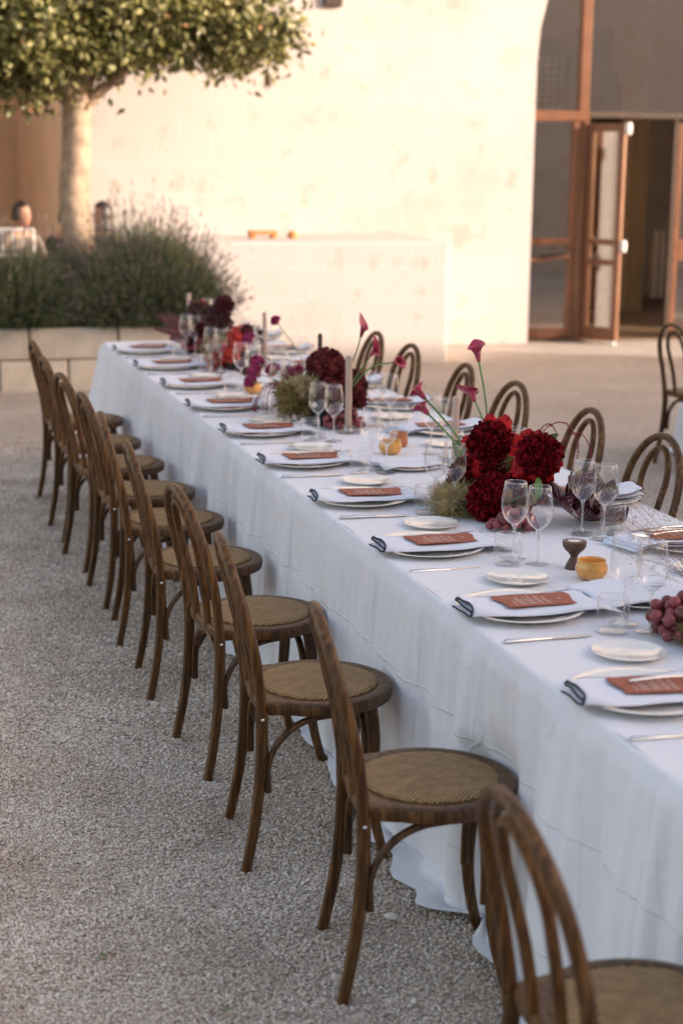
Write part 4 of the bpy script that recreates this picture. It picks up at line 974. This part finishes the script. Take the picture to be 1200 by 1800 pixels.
candle(.56, 3.42, .355, 'brown_wax', 'dark brown taper candle rising behind the round hydrangea', .0105)
def bowl(x, y, r, h, mat, label, cat='bowl', name='amber_bowl'):
    zt = TZ+(.0065 if y < .7 else .0035 if y < 2.46 else .001)
    m = MB(); m.lathe([(0, 0), (.45*r, 0), (.72*r, .08*h), (.95*r, .33*h), (r, .52*h), (.95*r, .74*h), (.87*r, .88*h), (.885*r, .97*h), (.87*r, h), (.84*r, .98*h), (.82*r, .88*h), (.88*r, .6*h), (.8*r, .3*h), (.4*r, .12*h), (0, .1*h)], 36)
    return tag(build(m, name, mat, angle=None, loc=(x, y, zt)), label, cat)
bowl(.49, .335, .046, .056, 'amber_glass', 'shiny amber glass votive bowl beside the brown hourglass tealight holder')
bowl(.545, 2.33, .046, .056, 'amber_glass', 'matte amber votive bowl in front of the copper glass votive')
bowl(.40, 4.05, .045, .055, 'amber_glass', 'amber votive bowl among the magenta carnations')
m = MB(); m.lathe([(0, 0), (.030, 0), (.036, .006), (.038, .03), (.036, .055), (.038, .058), (.035, .058), (.033, .05), (.035, .03), (.030, .008), (0, .006)], 28)
tag(build(m, 'copper_votive', 'copper_glass', angle=None, loc=(.635, 2.50, TZ+.001)), 'crackled copper glass votive behind the matte amber bowl', 'votive')
def hourglass(x, y, label):
    t = empty('tealight_holder', (x, y, TZ+.0065), 0, label, 'candle holder')
    m = MB(); m.lathe([(0, 0), (.024, 0), (.025, .003), (.021, .014), (.013, .030), (.010, .036), (.016, .046), (.027, .056), (.0335, .066), (.0345, .080), (.0335, .082), (.024, .082), (.023, .076), (0, .076)], 32); build(m, 'stand', 'walnut_wood', t, angle=R(50))
    m = MB(); m.lathe([(.0215, .0765), (.0215, .083), (.0205, .083), (.0200, .079), (0, .079)], 24); c = build(m, 'tealight', 'steel', t)
    m = MB(); m.lathe([(.0200, .0792), (.0200, .0806), (0, .0808)], 24); build(m, 'wax', 'tea_wax', c)
    m = MB(); m.tube([(0, 0, .0805), (0, 0, .086)], .0008, 5); build(m, 'wick', 'white_paint', c)
hourglass(.49, .455, 'dark wooden hourglass tealight holder beside the shiny amber bowl')

# ------------------------------------------------------------------ flowers
def petal_t(l, w, cup=.3, curl=.15, ruff=0.0, n=4, k=5, pt=.8):
    G = np.zeros((n+1, k, 3))
    for i in range(n+1):
        u = i/n; ww = w*math.sin(math.pi*min(.97, .12+.80*u)**pt)
        if i == n: ww = w*.42
        for j in range(k):
            v = j/(k-1)*2-1
            G[i, j] = (ww*v*.5, -cup*w*(1-v*v)*.5*math.sin(math.pi*u*.8)+curl*l*u*u+ruff*w*math.sin(v*7+i)*u, l*u*(1-.10*v*v*u))
    V = G.reshape(-1, 3); F = [(i*k+j, i*k+j+1, (i+1)*k+j+1, (i+1)*k+j) for i in range(n) for j in range(k-1)]
    return V, F
def sph(n, zmin=-.5):
    d = rng.normal(size=(n*4, 3)); d /= np.linalg.norm(d, axis=1)[:, None]; return d[d[:, 2] > zmin][:n]
def frame(axis, dirs):
    """rotate directions given about +z so that +z points along axis"""
    M = rotm(np.array([axis], float), up_=(0.3, 1, 0.1))[0]; return dirs@M.T, M
def peony(par, c, r, axis=(0, -.3, 1), mat='peony_petal', guard='peony_guard', n=230, ng=8, name='peony', gs=1.0):
    c = np.array(c, float)-np.array(par.location)
    d, Mx = frame(axis, sph(n, -.35)); m = MB()
    for (l, w, f) in ((.34, .34, .5), (.27, .25, .5)):
        tv, tf = petal_t(r*l, r*w, .6, .25, .16, 3, 5, .45); k = len(d)//3; dd = d[:k] if l == .34 else d[k:]
        P = c+dd*r*.66*rng.uniform(.9, 1.08, len(dd))[:, None]; ax = dd+rng.normal(size=dd.shape)*.42
        m.stamp(tv, tf, rotm(ax)*rng.uniform(.8, 1.2, len(dd))[:, None, None], P)
    m.lathe([(0, -.66*r), (.45*r, -.46*r), (.64*r, 0), (.45*r, .46*r), (0, .66*r)], 12, c)
    o = build(m, name, mat, par, angle=None)
    if ng:
        m = MB(); tv, tf = petal_t(r*1.22*gs, r*1.25, .55, .16, .09, 7, 9)
        a = np.arange(ng)*2*np.pi/ng+rng.uniform(-.25, .25, ng); el = rng.uniform(-.15, .45, ng)
        dd = np.stack([np.cos(a)*np.cos(el), np.sin(a)*np.cos(el), np.sin(el)], 1)@Mx.T
        # inner side of each petal faces the flower's axis
        M = rotm(dd, up_=None); upv = Mx[:, 2]
        x = np.cross(-upv[None, :], dd); x /= np.linalg.norm(x, axis=1)[:, None]; M = np.stack([x, np.cross(dd, x), dd], 2)
        M = np.stack([M[:, :, 0], -np.abs(1)*np.cross(M[:, :, 0], dd), dd], 2)*rng.uniform(.85, 1.12, ng)[:, None, None]
        m.stamp(tv, tf, M, np.tile(c-upv*r*.35, (ng, 1))); build(m, 'guard_petals', guard, o, angle=None)
    return o
def floretball(par, c, r, mat='hydrangea_floret', n=330, name='hydrangea'):
    c = np.array(c, float)-np.array(par.location); d = sph(n, -.75); m = MB()
    P = c+d*r*(.90+.1*rng.uniform(-1, 1, len(d)))[:, None]
    s = .0105; tv = []; tf = []
    for q in range(4):
        a_ = q*math.pi/2; ca, sa = math.cos(a_), math.sin(a_); b = len(tv)
        for (u, v, z) in ((.1, 0, 0), (.7, -.62, .25), (1.25, -.25, .42), (1.25, .3, .46), (.65, .62, .22)): tv.append((s*(u*ca-v*sa), s*(u*sa+v*ca), s*z))
        tf.append((b, b+1, b+2, b+3, b+4))
    m.stamp(tv, tf, rotm(d+rng.normal(size=d.shape)*.35)*rng.uniform(.8, 1.3, len(d))[:, None, None], P)
    m.lathe([(0, -.86*r), (.6*r, -.62*r), (.84*r, 0), (.6*r, .62*r), (0, .86*r)], 14, c)
    return build(m, name, mat, par, False)
def stem(par, pts, r=.0028, mat='green_stem', name='stem', n=16):
    m = MB(); m.tube(smoothpath(np.array(pts), n)-np.array(par.location), r, 7); return build(m, name, mat, par)
def calla(par, tip, base, via=None, size=1.0, open_=(-.5, -.6, .4)):
    tip = np.array(tip, float); base = np.array(base, float); loc = np.array(par.location)
    via = (tip*.5+base*.5+np.array([.01, 0, .015])) if via is None else np.array(via, float)
    p = smoothpath([base, via, tip], 20); ax = p[-1]-p[-3]; ax /= np.linalg.norm(ax)
    size *= 1.14; l = .074*size; b0 = tip-ax*0
    s_ = stem(par, [base, via, tip], .0034*size, name='calla_stem')
    o_ = np.array(open_, float); o_ -= ax*(o_@ax); o_ /= np.linalg.norm(o_); sd = np.cross(ax, o_)
    G = []
    for i in range(15):
        u = i/14; row = []
        for j in range(25):
            th = -math.pi*.97+2*math.pi*.97*j/24
            # th=0 is the back (tall, pointed), +-pi the overlapping front
            back = math.cos(th/2)**2
            h = l*u*(.62+.50*back**1.5)
            rad = size*(.0055+.0105*u**.8+.016*max(0, u-.55)**1.5*3.2*(1+.3*math.sin(th*2)))
            rad *= (1-.22*(1-back)*(.4+u*.2)); 
            tipc = size*.022*max(0, u-.75)*4*back**6
            q = ax*(h+tipc*.9)-o_*(math.cos(th)*rad+tipc*.35)+sd*math.sin(th)*rad+ax*(-.010*size*max(0, u-.8)*5*(1-back))
            row.append(tip-loc+q)
        G.append(row)
    m = MB(); m.grid(G); f = build(m, 'calla_lily', 'calla_spathe', par, angle=None); f.modifiers.new('t', 'SOLIDIFY').thickness = .0011
    m = MB(); m.tube([tip-loc+ax*.012*size, tip-loc+ax*.045*size], [.0028*size, .0018*size], 7); build(m, 'spadix', 'brown_petal', f)
    return f
def cloud(par, c, rad, n, mat, name, ln=(.02, .05), w=.0006, dots=0, dotmat=None, dotr=.002):
    c = np.array(c, float)-np.array(par.location); rad = np.array(rad, float)
    d = rng.normal(size=(n, 3)); d /= np.linalg.norm(d, axis=1)[:, None]; rr = rng.uniform(.2, 1, n)[:, None]**.5*(.95+.35*np.sin(d[:, :1]*5.3+c[0]*9)+.25*np.sin(d[:, 1:2]*7.1+d[:, 2:3]*6))
    P = c+d*rr*rad*.75; ax = d+rng.normal(size=d.shape)*.7; m = MB()
    L_ = rng.uniform(*ln, n)
    M = rotm(ax); M = np.stack([M[:, :, 0], M[:, :, 1], M[:, :, 2]*L_[:, None]], 2)
    m.stamp([(-w, 0, 0), (w, 0, 0), (w*.6, w*3, .5), (0, 0, 1)], [(0, 1, 2), (0, 2, 3)], M, P)
    if dots:
        q = rng.integers(0, n, dots); E = P[q]+M[q][:, :, 2]*rng.uniform(.6, 1, dots)[:, None]; s = dotr
        m.stamp([(s, 0, 0), (-s, 0, 0), (0, s, 0), (0, -s, 0), (0, 0, s*1.3), (0, 0, -s*1.3)], [(0, 2, 4), (2, 1, 4), (1, 3, 4), (3, 0, 4), (2, 0, 5), (1, 2, 5), (3, 1, 5), (0, 3, 5)], rotm(rng.normal(size=E.shape))*rng.uniform(.6, 1.3, dots)[:, None, None], E)
    return tag(build(m, name, mat, par, False), kind='stuff')
def strand(par, pts, n=60, r=.0045, mat='amaranth'):
    loc = np.array(par.location); p = smoothpath(np.array(pts), 40); m = MB(); m.tube(p-loc, .0012, 5)
    t = np.linspace(3, 39, n); P = np.stack([np.interp(t, range(40), p[:, i]) for i in range(3)], 1)-loc+rng.normal(size=(n, 3))*r*.45
    ico = [(1, 0, 0), (-1, 0, 0), (0, 1, 0), (0, -1, 0), (0, 0, 1), (0, 0, -1)]; f = [(0, 2, 4), (2, 1, 4), (1, 3, 4), (3, 0, 4), (2, 0, 5), (1, 2, 5), (3, 1, 5), (0, 3, 5)]
    m.stamp(np.array(ico)*r*.72, f, rotm(rng.normal(size=(n, 3)))*rng.uniform(.6, 1.1, n)[:, None, None], P); return build(m, 'amaranth', mat, par)
def leaf(par, base, tip, w, mat='green_leaf', name='leaf', up_=(0, 0, 1), cup=.25):
    loc = np.array(par.location); base = np.array(base, float)-loc; tip = np.array(tip, float)-loc; ax = tip-base; l = np.linalg.norm(ax); ax /= l
    s = np.cross(ax, np.array(up_, float)); s /= np.linalg.norm(s); n_ = np.cross(s, ax); G = []
    for i in range(9):
        u = i/8; ww = w*math.sin(math.pi*min(.985, u*.93+.05))**.8*.5
        G.append([base+ax*l*u+s*ww*v+n_*(cup*w*v*v*.5-.1*l*u*u+.02*l) for v in np.linspace(-1, 1, 7)])
    m = MB(); m.grid(G); o = build(m, name, mat, par, angle=None); o.modifiers.new('t', 'SOLIDIFY').thickness = .0006; return o
bm = bmesh.new(); bmesh.ops.create_icosphere(bm, subdivisions=2, radius=1); GRAPE = bpy.data.meshes.new('grape'); bm.to_mesh(GRAPE); bm.free()
GRAPE.materials.append(MATS['grape_skin']); GRAPE.polygons.foreach_set('use_smooth', [True]*len(GRAPE.polygons))
def grapes(c, ext, r, n, label, seed, tries=4000):
    """bunch packed on the table; c = centre on table, ext = half sizes"""
    g = np.random.default_rng(seed); t = empty('grape_bunch', c, 0, label, 'grapes', 'red grape bunches lying among the flowers'); pts = []
    for _ in range(tries):
        if len(pts) >= n: break
        d = g.normal(size=3); d /= np.linalg.norm(d); q = d*np.array(ext)*g.uniform(.55, 1)
        q[2] = abs(q[2])*1.0+r*.95
        if all(np.linalg.norm(q-p) > 1.78*r for p in pts): pts.append(q)
    for q in pts:
        o = link('grape', GRAPE, t, q, tuple(g.uniform(0, 6, 3))); s = r*g.uniform(.88, 1.08); o.scale = (s, s, s*1.08)
    m = MB()
    for q in pts[::2]: m.tube([(0, 0, ext[2]*.4), tuple(q*.8)], .0012, 5)
    build(m, 'stalk', 'green_stem', t)

# --- centrepiece with peonies (middle of the frame)
T = TZ+.0035
A = empty('peony_centrepiece', (.55, 1.22, T), 0, 'centrepiece of dark red peonies and upright calla lilies right of centre', 'flowers')
m = MB(); m.bbox((-.05, -.08, 0), (.06, .08, .05), .01); build(m, 'flower_foam', 'foam', A, False)
peony(A, (.552, 1.29, .965), .078, (-.40, -.75, .40), n=950, ng=8, gs=1.12); peony(A, (.635, 1.075, .960), .078, (-.05, -.75, .60), n=950, ng=8, gs=1.0)
peony(A, (.500, 1.335, .845), .076, (-.45, -.6, .5), n=800, ng=8); peony(A, (.500, 1.11, .815), .088, (-.35, -.7, .35), n=1100, ng=6, gs=.9)
peony(A, (.615, 1.10, .86), .075, (.1, -.8, .3), n=200, ng=9)
peony(A, (.56, 1.24, .88), .07, (-.2, -.8, .3), n=120, ng=10)
leaf(A, (.58, 1.50, .85), (.50, 1.50, .94), .07, up_=(0, -1, .3)); leaf(A, (.61, 1.02, .90), (.605, .99, .835), .03, up_=(0, -1, 0))
leaf(A, (.66, 1.14, .98), (.72, 1.12, 1.02), .03, up_=(0, -1, .5)); leaf(A, (.52, 1.02, .82), (.56, .95, .87), .03)
calla(A, (.600, 1.54, 1.205), (.565, 1.34, .90), size=.95, open_=(-.5, -1, .3)); calla(A, (.602, 1.57, 1.062), (.58, 1.36, .90), via=(.606, 1.48, .99), size=.85, open_=(.8, -.6, .2))
calla(A, (.470, 1.715, 1.055), (.54, 1.36, .87), via=(.512, 1.56, .975), size=1.0, open_=(-.6, -.8, .2)); calla(A, (.462, 1.655, 1.010), (.52, 1.33, .86), via=(.495, 1.49, .945), size=.98, open_=(-.3, -1, .2))
cloud(A, (.425, 1.26, T+.040), (.085, .12, .055), 7000, 'dry_moss', 'dry_filler', (.012, .05), .00045, 1500, dotr=.0016); cloud(A, (.42, 1.20, T+.015), (.10, .13, .018), 900, 'green_moss', 'dry_filler', (.01, .03), .0004, 700, dotr=.0018)
cloud(A, (.60, 1.16, .92), (.04, .05, .04), 500, 'green_moss', 'moss', (.015, .035), .0007, 60)
strand(A, [(.66, 1.16, .96), (.69, 1.15, 1.035), (.74, 1.12, 1.055), (.765, 1.08, 1.01), (.76, 1.05, .95)], 75, .0042); strand(A, [(.66, 1.18, .98), (.68, 1.17, 1.03), (.71, 1.16, 1.045), (.725, 1.14, 1.01)], 45, .004)
strand(A, [(.68, 1.10, .96), (.76, 1.07, 1.03), (.79, 1.03, .99), (.79, 1.02, .93)], 60, .0032)
grapes((.512, .975, T), (.075, .060, .050), .0150, 34, 'red grape bunch lying at the foot of the peonies behind wine glasses', 11)
grapes((.425, 1.36, T), (.022, .028, .075), .0130, 9, 'short red grape cluster left of the peonies behind the wine glasses', 12)
# radicchio head: cupped leaves, each a part
def radicchio(c, label, n=11):
    t = empty('radicchio', c, 0, label, 'radicchio')
    g = random.Random(5)
    for k in range(n):
        a_ = R(-150+300*k/(n-1))+g.uniform(-.15, .15); lay = k % 3; L_ = .150-.014*lay+g.uniform(-.01, .01); w = .150+g.uniform(-.01, .012); G = []; UV = []
        el = R(14+22*lay)
        for i in range(11):
            u = i/10; row = []
            for j in range(11):
                v = j/10*2-1; ww = w*math.sin(math.pi*min(.93, u*.80+.15))**.6*.5
                if i == 10: ww *= .75
                ruff = .010*math.sin(v*8+k)*u*abs(v)
                x = L_*u; y = ww*v; z = .24*abs(v)**1.7*w*(.4+.6*u)+ruff+.035*u*u*(1 if lay else .4)
                xx = x*math.cos(el)-z*math.sin(el); zz = x*math.sin(el)+z*math.cos(el)
                row.append((xx*math.cos(a_)-y*math.sin(a_)-.01*math.cos(a_), xx*math.sin(a_)+y*math.cos(a_), zz+.012+.012*lay))
            G.append(row)
        m = MB(); m.grid(G, flip=True); me = m.mesh('leaf', 'radicchio_leaf'); uv = me.uv_layers.new(name='uv')
        for li, lp in enumerate(me.loops): vi = lp.vertex_index; uv.data[li].uv = ((vi % 11)/10, (vi//11)/10)
        o = link('leaf', me, t); o.modifiers.new('t', 'SOLIDIFY').thickness = .0016
    return t
rd = radicchio((.755, 1.02, T), 'open radicchio head with pale veins lying right of the peonies'); rd.rotation_euler = (R(-12), R(14), R(-70))
# --- centrepiece with hydrangeas
T = TZ+.001
B = empty('hydrangea_centrepiece', (.48, 3.05, T), 0, 'centrepiece of burgundy hydrangea balls, magenta carnations and three leaning callas', 'flowers')
m = MB(); m.bbox((-.05, -.02, 0), (.06, .16, .06), .01); build(m, 'flower_foam', 'foam', B, False)
floretball(B, (.502, 3.12, .985), .084, n=520); floretball(B, (.595, 3.06, .915), .070, n=400); floretball(B, (.505, 3.04, .880), .072, n=400); floretball(B, (.632, 3.14, .85), .060, n=300)
calla(B, (.600, 2.93, 1.135), (.54, 2.93, .97), size=.85, open_=(.6, -.8, .2)); calla(B, (.603, 2.79, 1.075), (.55, 2.88, .95), size=.88, open_=(.7, -.7, .2)); calla(B, (.628, 2.56, 1.075), (.55, 2.86, .94), via=(.585, 2.74, 1.03), size=.85, open_=(.5, .3, 1))
cloud(B, (.375, 3.14, .85), (.080, .13, .095), 3600, 'green_moss', 'moss', (.025, .05), .0010, 1200, dotr=.0022)
cloud(B, (.41, 3.10, .90), (.06, .10, .06), 1600, 'dry_moss', 'dry_filler', (.02, .045), .0008, 500, dotr=.002)
for (c, r_, st) in (((.372, 3.9, .865), .040, 0), ((.398, 3.95, .905), .042, 0), ((.329, 3.8, .835), .036, 0), ((.414, 3.7, .903), .038, 0), ((.425, 3.45, .915), .040, 0), ((.448, 3.38, .938), .034, 0), ((.384, 3.4, .842), .036, 0), ((.375, 3.33, .80), .030, 0), ((.461, 4.4, .965), .042, 1), ((.502, 4.0, 1.098), .030, 1)):
    cc = np.array(c); f = peony(B, c, r_, (-.4, -.4, .6) if not st else (-.6, .2, .6), 'carnation_petal', n=150, ng=0, name='carnation')
    bs = np.array((.42, 3.25, .84)) if c[2] < 1 else np.array((.52, 3.35, .88)); md = (cc+bs)/2+np.array([0, 0, .02]); stem(B, [bs, md, cc], .0022, n=12)
for k in range(9):
    a0 = np.array([.39, 3.38, .885]); e = np.array([.25+.10*k/8+.015*rng.uniform(-1, 1), 3.44+.03*rng.uniform(-1, 1), TZ+.010]); md = (a0+e)/2+np.array([-.015, .03, .035+.02*rng.uniform()]); strand(B, [a0, md, e+np.array([0, 0, .03]), e], 46, .0040)
for q in range(7): leaf(B, (.42, 3.30, .84), (.33+.015*q, 3.40+.05*q, .85+.014*(q % 4)), .045)
grapes((.535, 2.965, T), (.095, .055, .075), .0148, 42, 'red grape bunch under the hydrangeas behind the taupe candle', 13)
# --- far centrepiece
C = empty('coral_centrepiece', (.50, 5.0, T), 0, 'far centrepiece of dark dahlias and coral red blooms near the table end', 'flowers')
m = MB(); m.bbox((-.03, -.1, 0), (.07, .3, .05), .01); build(m, 'flower_foam', 'foam', C, False)
peony(C, (.515, 5.21, 1.06), .062, (0, -.6, .6), 'dahlia_petal', n=260, ng=0, name='dahlia'); stem(C, [(.51, 5.2, .85), (.515, 5.21, 1.04)], .003)
peony(C, (.49, 5.25, .985), .075, (0, -.7, .5), 'brown_petal', 'brown_petal', n=220, ng=6, name='dahlia'); peony(C, (.46, 5.50, .90), .055, (-.3, -.7, .4), 'dahlia_petal', n=200, ng=0, name='dahlia')
peony(C, (.43, 5.20, .84), .058, (-.3, -.7, .3), 'dahlia_petal', n=220, ng=0, name='dahlia'); peony(C, (.46, 5.7, .99), .06, (0, -.7, .3), 'brown_petal', 'brown_petal', n=160, ng=5, name='dahlia')
peony(C, (.51, 4.82, .935), .055, (0, -.6, .6), 'coral_petal', 'coral_petal', n=60, ng=9, name='coral_bloom'); peony(C, (.545, 4.80, .965), .040, (.3, -.5, .6), 'dahlia_petal', n=120, ng=0, name='dahlia')
peony(C, (.46, 4.83, .855), .055, (-.2, -.8, .3), 'coral_petal', 'coral_petal', n=60, ng=8, name='coral_bloom'); peony(C, (.475, 4.98, .80), .048, (-.2, -.8, .3), 'coral_petal', 'coral_petal', n=50, ng=8, name='coral_bloom')
peony(C, (.40, 4.95, .79), .045, (-.3, -.7, .3), 'pink_petal', 'coral_petal', n=60, ng=7, name='pink_bloom'); peony(C, (.505, 4.68, .79), .045, (0, -.8, .3), 'brown_petal', 'brown_petal', n=90, ng=6, name='brown_bloom')
for (b_, t_, w_) in (((.47, 5.9, .84), (.30, 6.2, .93), .05), ((.45, 5.9, .82), (.28, 6.25, .84), .04), ((.46, 5.8, .80), (.34, 6.0, .80), .05), ((.46, 5.9, .86), (.36, 6.15, .95), .035), ((.50, 5.6, .9), (.43, 5.75, 1.02), .05)): leaf(C, b_, t_, w_, 'dahlia_petal', 'leaf', (0, -1, .2))
for (c, r_, mt, g_) in (((.525, 5.6, .949), .085, 'brown_petal', 'brown_petal'), ((.52, 5.9, .965), .065, 'hydrangea_floret', 'calla_spathe'), ((.485, 5.6, .875), .060, 'brown_petal', 'calla_spathe'), ((.462, 5.7, .80), .075, 'dahlia_petal', 'dahlia_petal'), ((.557, 5.4, .873), .060, 'dahlia_petal', 'brown_petal'),
                         ((.564, 5.0, .917), .065, 'coral_petal', 'coral_petal'), ((.640, 4.98, .925), .045, 'dahlia_petal', 'dahlia_petal'), ((.525, 5.0, .856), .058, 'coral_petal', 'coral_petal'), ((.507, 5.1, .80), .06, 'coral_petal', 'coral_petal'), ((.455, 5.2, .79), .05, 'pink_petal', 'pink_petal'), ((.556, 4.9, .79), .055, 'brown_petal', 'coral_petal')):
    peony(C, c, r_, (-.1, -.75, .45), mt, g_, n=200, ng=7, name='bloom')
for (b_, t_, w_) in (((.47, 5.9, .80), (.348, 6.2, .925), .06), ((.47, 5.8, .78), (.33, 6.2, .845), .05), ((.47, 5.9, .82), (.385, 6.1, .88), .06), ((.45, 5.6, .78), (.37, 5.8, .79), .05)): leaf(C, b_, t_, w_, 'calla_spathe', 'leaf', (0, -1, .2))
cloud(C, (.46, 5.1, .83), (.08, .25, .06), 1200, 'dry_moss', 'dry_filler', (.03, .06), .0010, 200)
cloud(C, (.60, 5.0, .92), (.07, .25, .07), 500, 'white_paint', 'white_sprigs', (.03, .07), .0010, 350, dotr=.0035)
# --- centrepiece cut by the right edge
T = TZ+.0065
Dd = empty('grape_centrepiece', (.56, -.30, T), 0, 'mossy centrepiece with dried sprigs cut off by the right edge', 'flowers')
m = MB(); m.bbox((-.04, -.12, 0), (.09, .10, .06), .01); build(m, 'flower_foam', 'foam', Dd, False)
cloud(Dd, (.50, -.36, T+.045), (.075, .09, .06), 4200, 'green_moss', 'moss', (.02, .045), .0008, 900, dotr=.0016)
cloud(Dd, (.56, -.24, T+.09), (.06, .08, .05), 2000, 'dry_moss', 'dry_filler', (.02, .045), .0008, 500, dotr=.0016)
grapes((.452, -.235, T), (.066, .080, .090), .0168, 52, 'plump red grape bunch at the right edge of the frame', 14)
grapes((.56, -.20, T+.06), (.05, .05, .05), .0160, 14, 'upper red grapes lying on the moss at the right edge', 15)
m = MB(); g = np.random.default_rng(9); loc = np.array(Dd.location)
for k in range(34):
    b0 = np.array([.58, -.15, T+.06]); e = np.array([g.uniform(.42, .82), g.uniform(-.05, .32), T+g.uniform(.08, .30)]); md = (b0+e)/2+np.array([0, 0, .03]); p = smoothpath([b0, md, e], 10)-loc; m.tube(p, .00045, 4)
    for j in range(5):
        q = p[g.integers(4, 10)]; e2 = q+g.normal(size=3)*.03; m.tube([q, (q+e2)/2+g.normal(size=3)*.004, e2], .0003, 3)
        for _ in range(9):
            dpt = e2+g.normal(size=3)*.008; s = .0016; m.add([dpt+np.array(o_)*s for o_ in ((1, 0, 0), (-1, 0, 0), (0, 1, 0), (0, -1, 0), (0, 0, 1), (0, 0, -1))], [(0, 2, 4), (2, 1, 4), (1, 3, 4), (3, 0, 4), (2, 0, 5), (1, 2, 5), (3, 1, 5), (0, 3, 5)])
tag(build(m, 'dry_sprigs', 'dry_twig', Dd, False), kind='stuff')
leaf(Dd, (.60, .10, T+.03), (.53, .12, T+.035), .035)

# ------------------------------------------------------------------ small things on the gravel
bm = bmesh.new(); bmesh.ops.create_icosphere(bm, subdivisions=2, radius=1)
for v in bm.verts: v.co *= 1+.14*noise.noise(v.co*1.3); v.co = Vector((v.co.x*.021, v.co.y*.013, v.co.z*.009))
me = bpy.data.meshes.new('white_pebble'); bm.to_mesh(me); bm.free(); me.materials.append(MATS['pebble_white']); me.polygons.foreach_set('use_smooth', [True]*len(me.polygons))
tag(link('white_pebble', me, None, (-.212, -.075, .010), (0, 0, -.5)), 'larger white pebble on the gravel near the second chair', 'pebble')
for j, (x, y, lab, mt) in enumerate(((-.93, -.10, 'small brown fallen leaf on the gravel at lower left', 'fallen_leaf'), (-.955, -.095, 'tiny green sprig on the gravel beside the brown leaf', 'green_leaf'), (-.72, -.42, 'tiny green weed tuft in the gravel near the bottom', 'green_leaf'), (-1.13, .62, 'dark thin twig piece on the gravel at left', 'dark_wood'))):
    m = MB()
    if j == 3: m.tube(smoothpath([(-.02, 0, 0), (0, .003, .003), (.02, -.002, 0)], 6), .0012, 6)
    else:
        for q in range(4): a_ = q*1.7+j; m.add([(0, 0, 0), (.012*math.cos(a_)-.003*math.sin(a_), .012*math.sin(a_)+.003*math.cos(a_), .004), (.018*math.cos(a_), .018*math.sin(a_), .002), (.012*math.cos(a_)+.004*math.sin(a_), .012*math.sin(a_)-.004*math.cos(a_), .001)], [(0, 1, 2, 3)])
    tag(build(m, ('fallen_leaf', 'green_sprig', 'weed_tuft', 'twig')[j], mt, None, False, loc=(x, y, .009)), lab, ('leaf', 'sprig', 'weed', 'twig')[j])
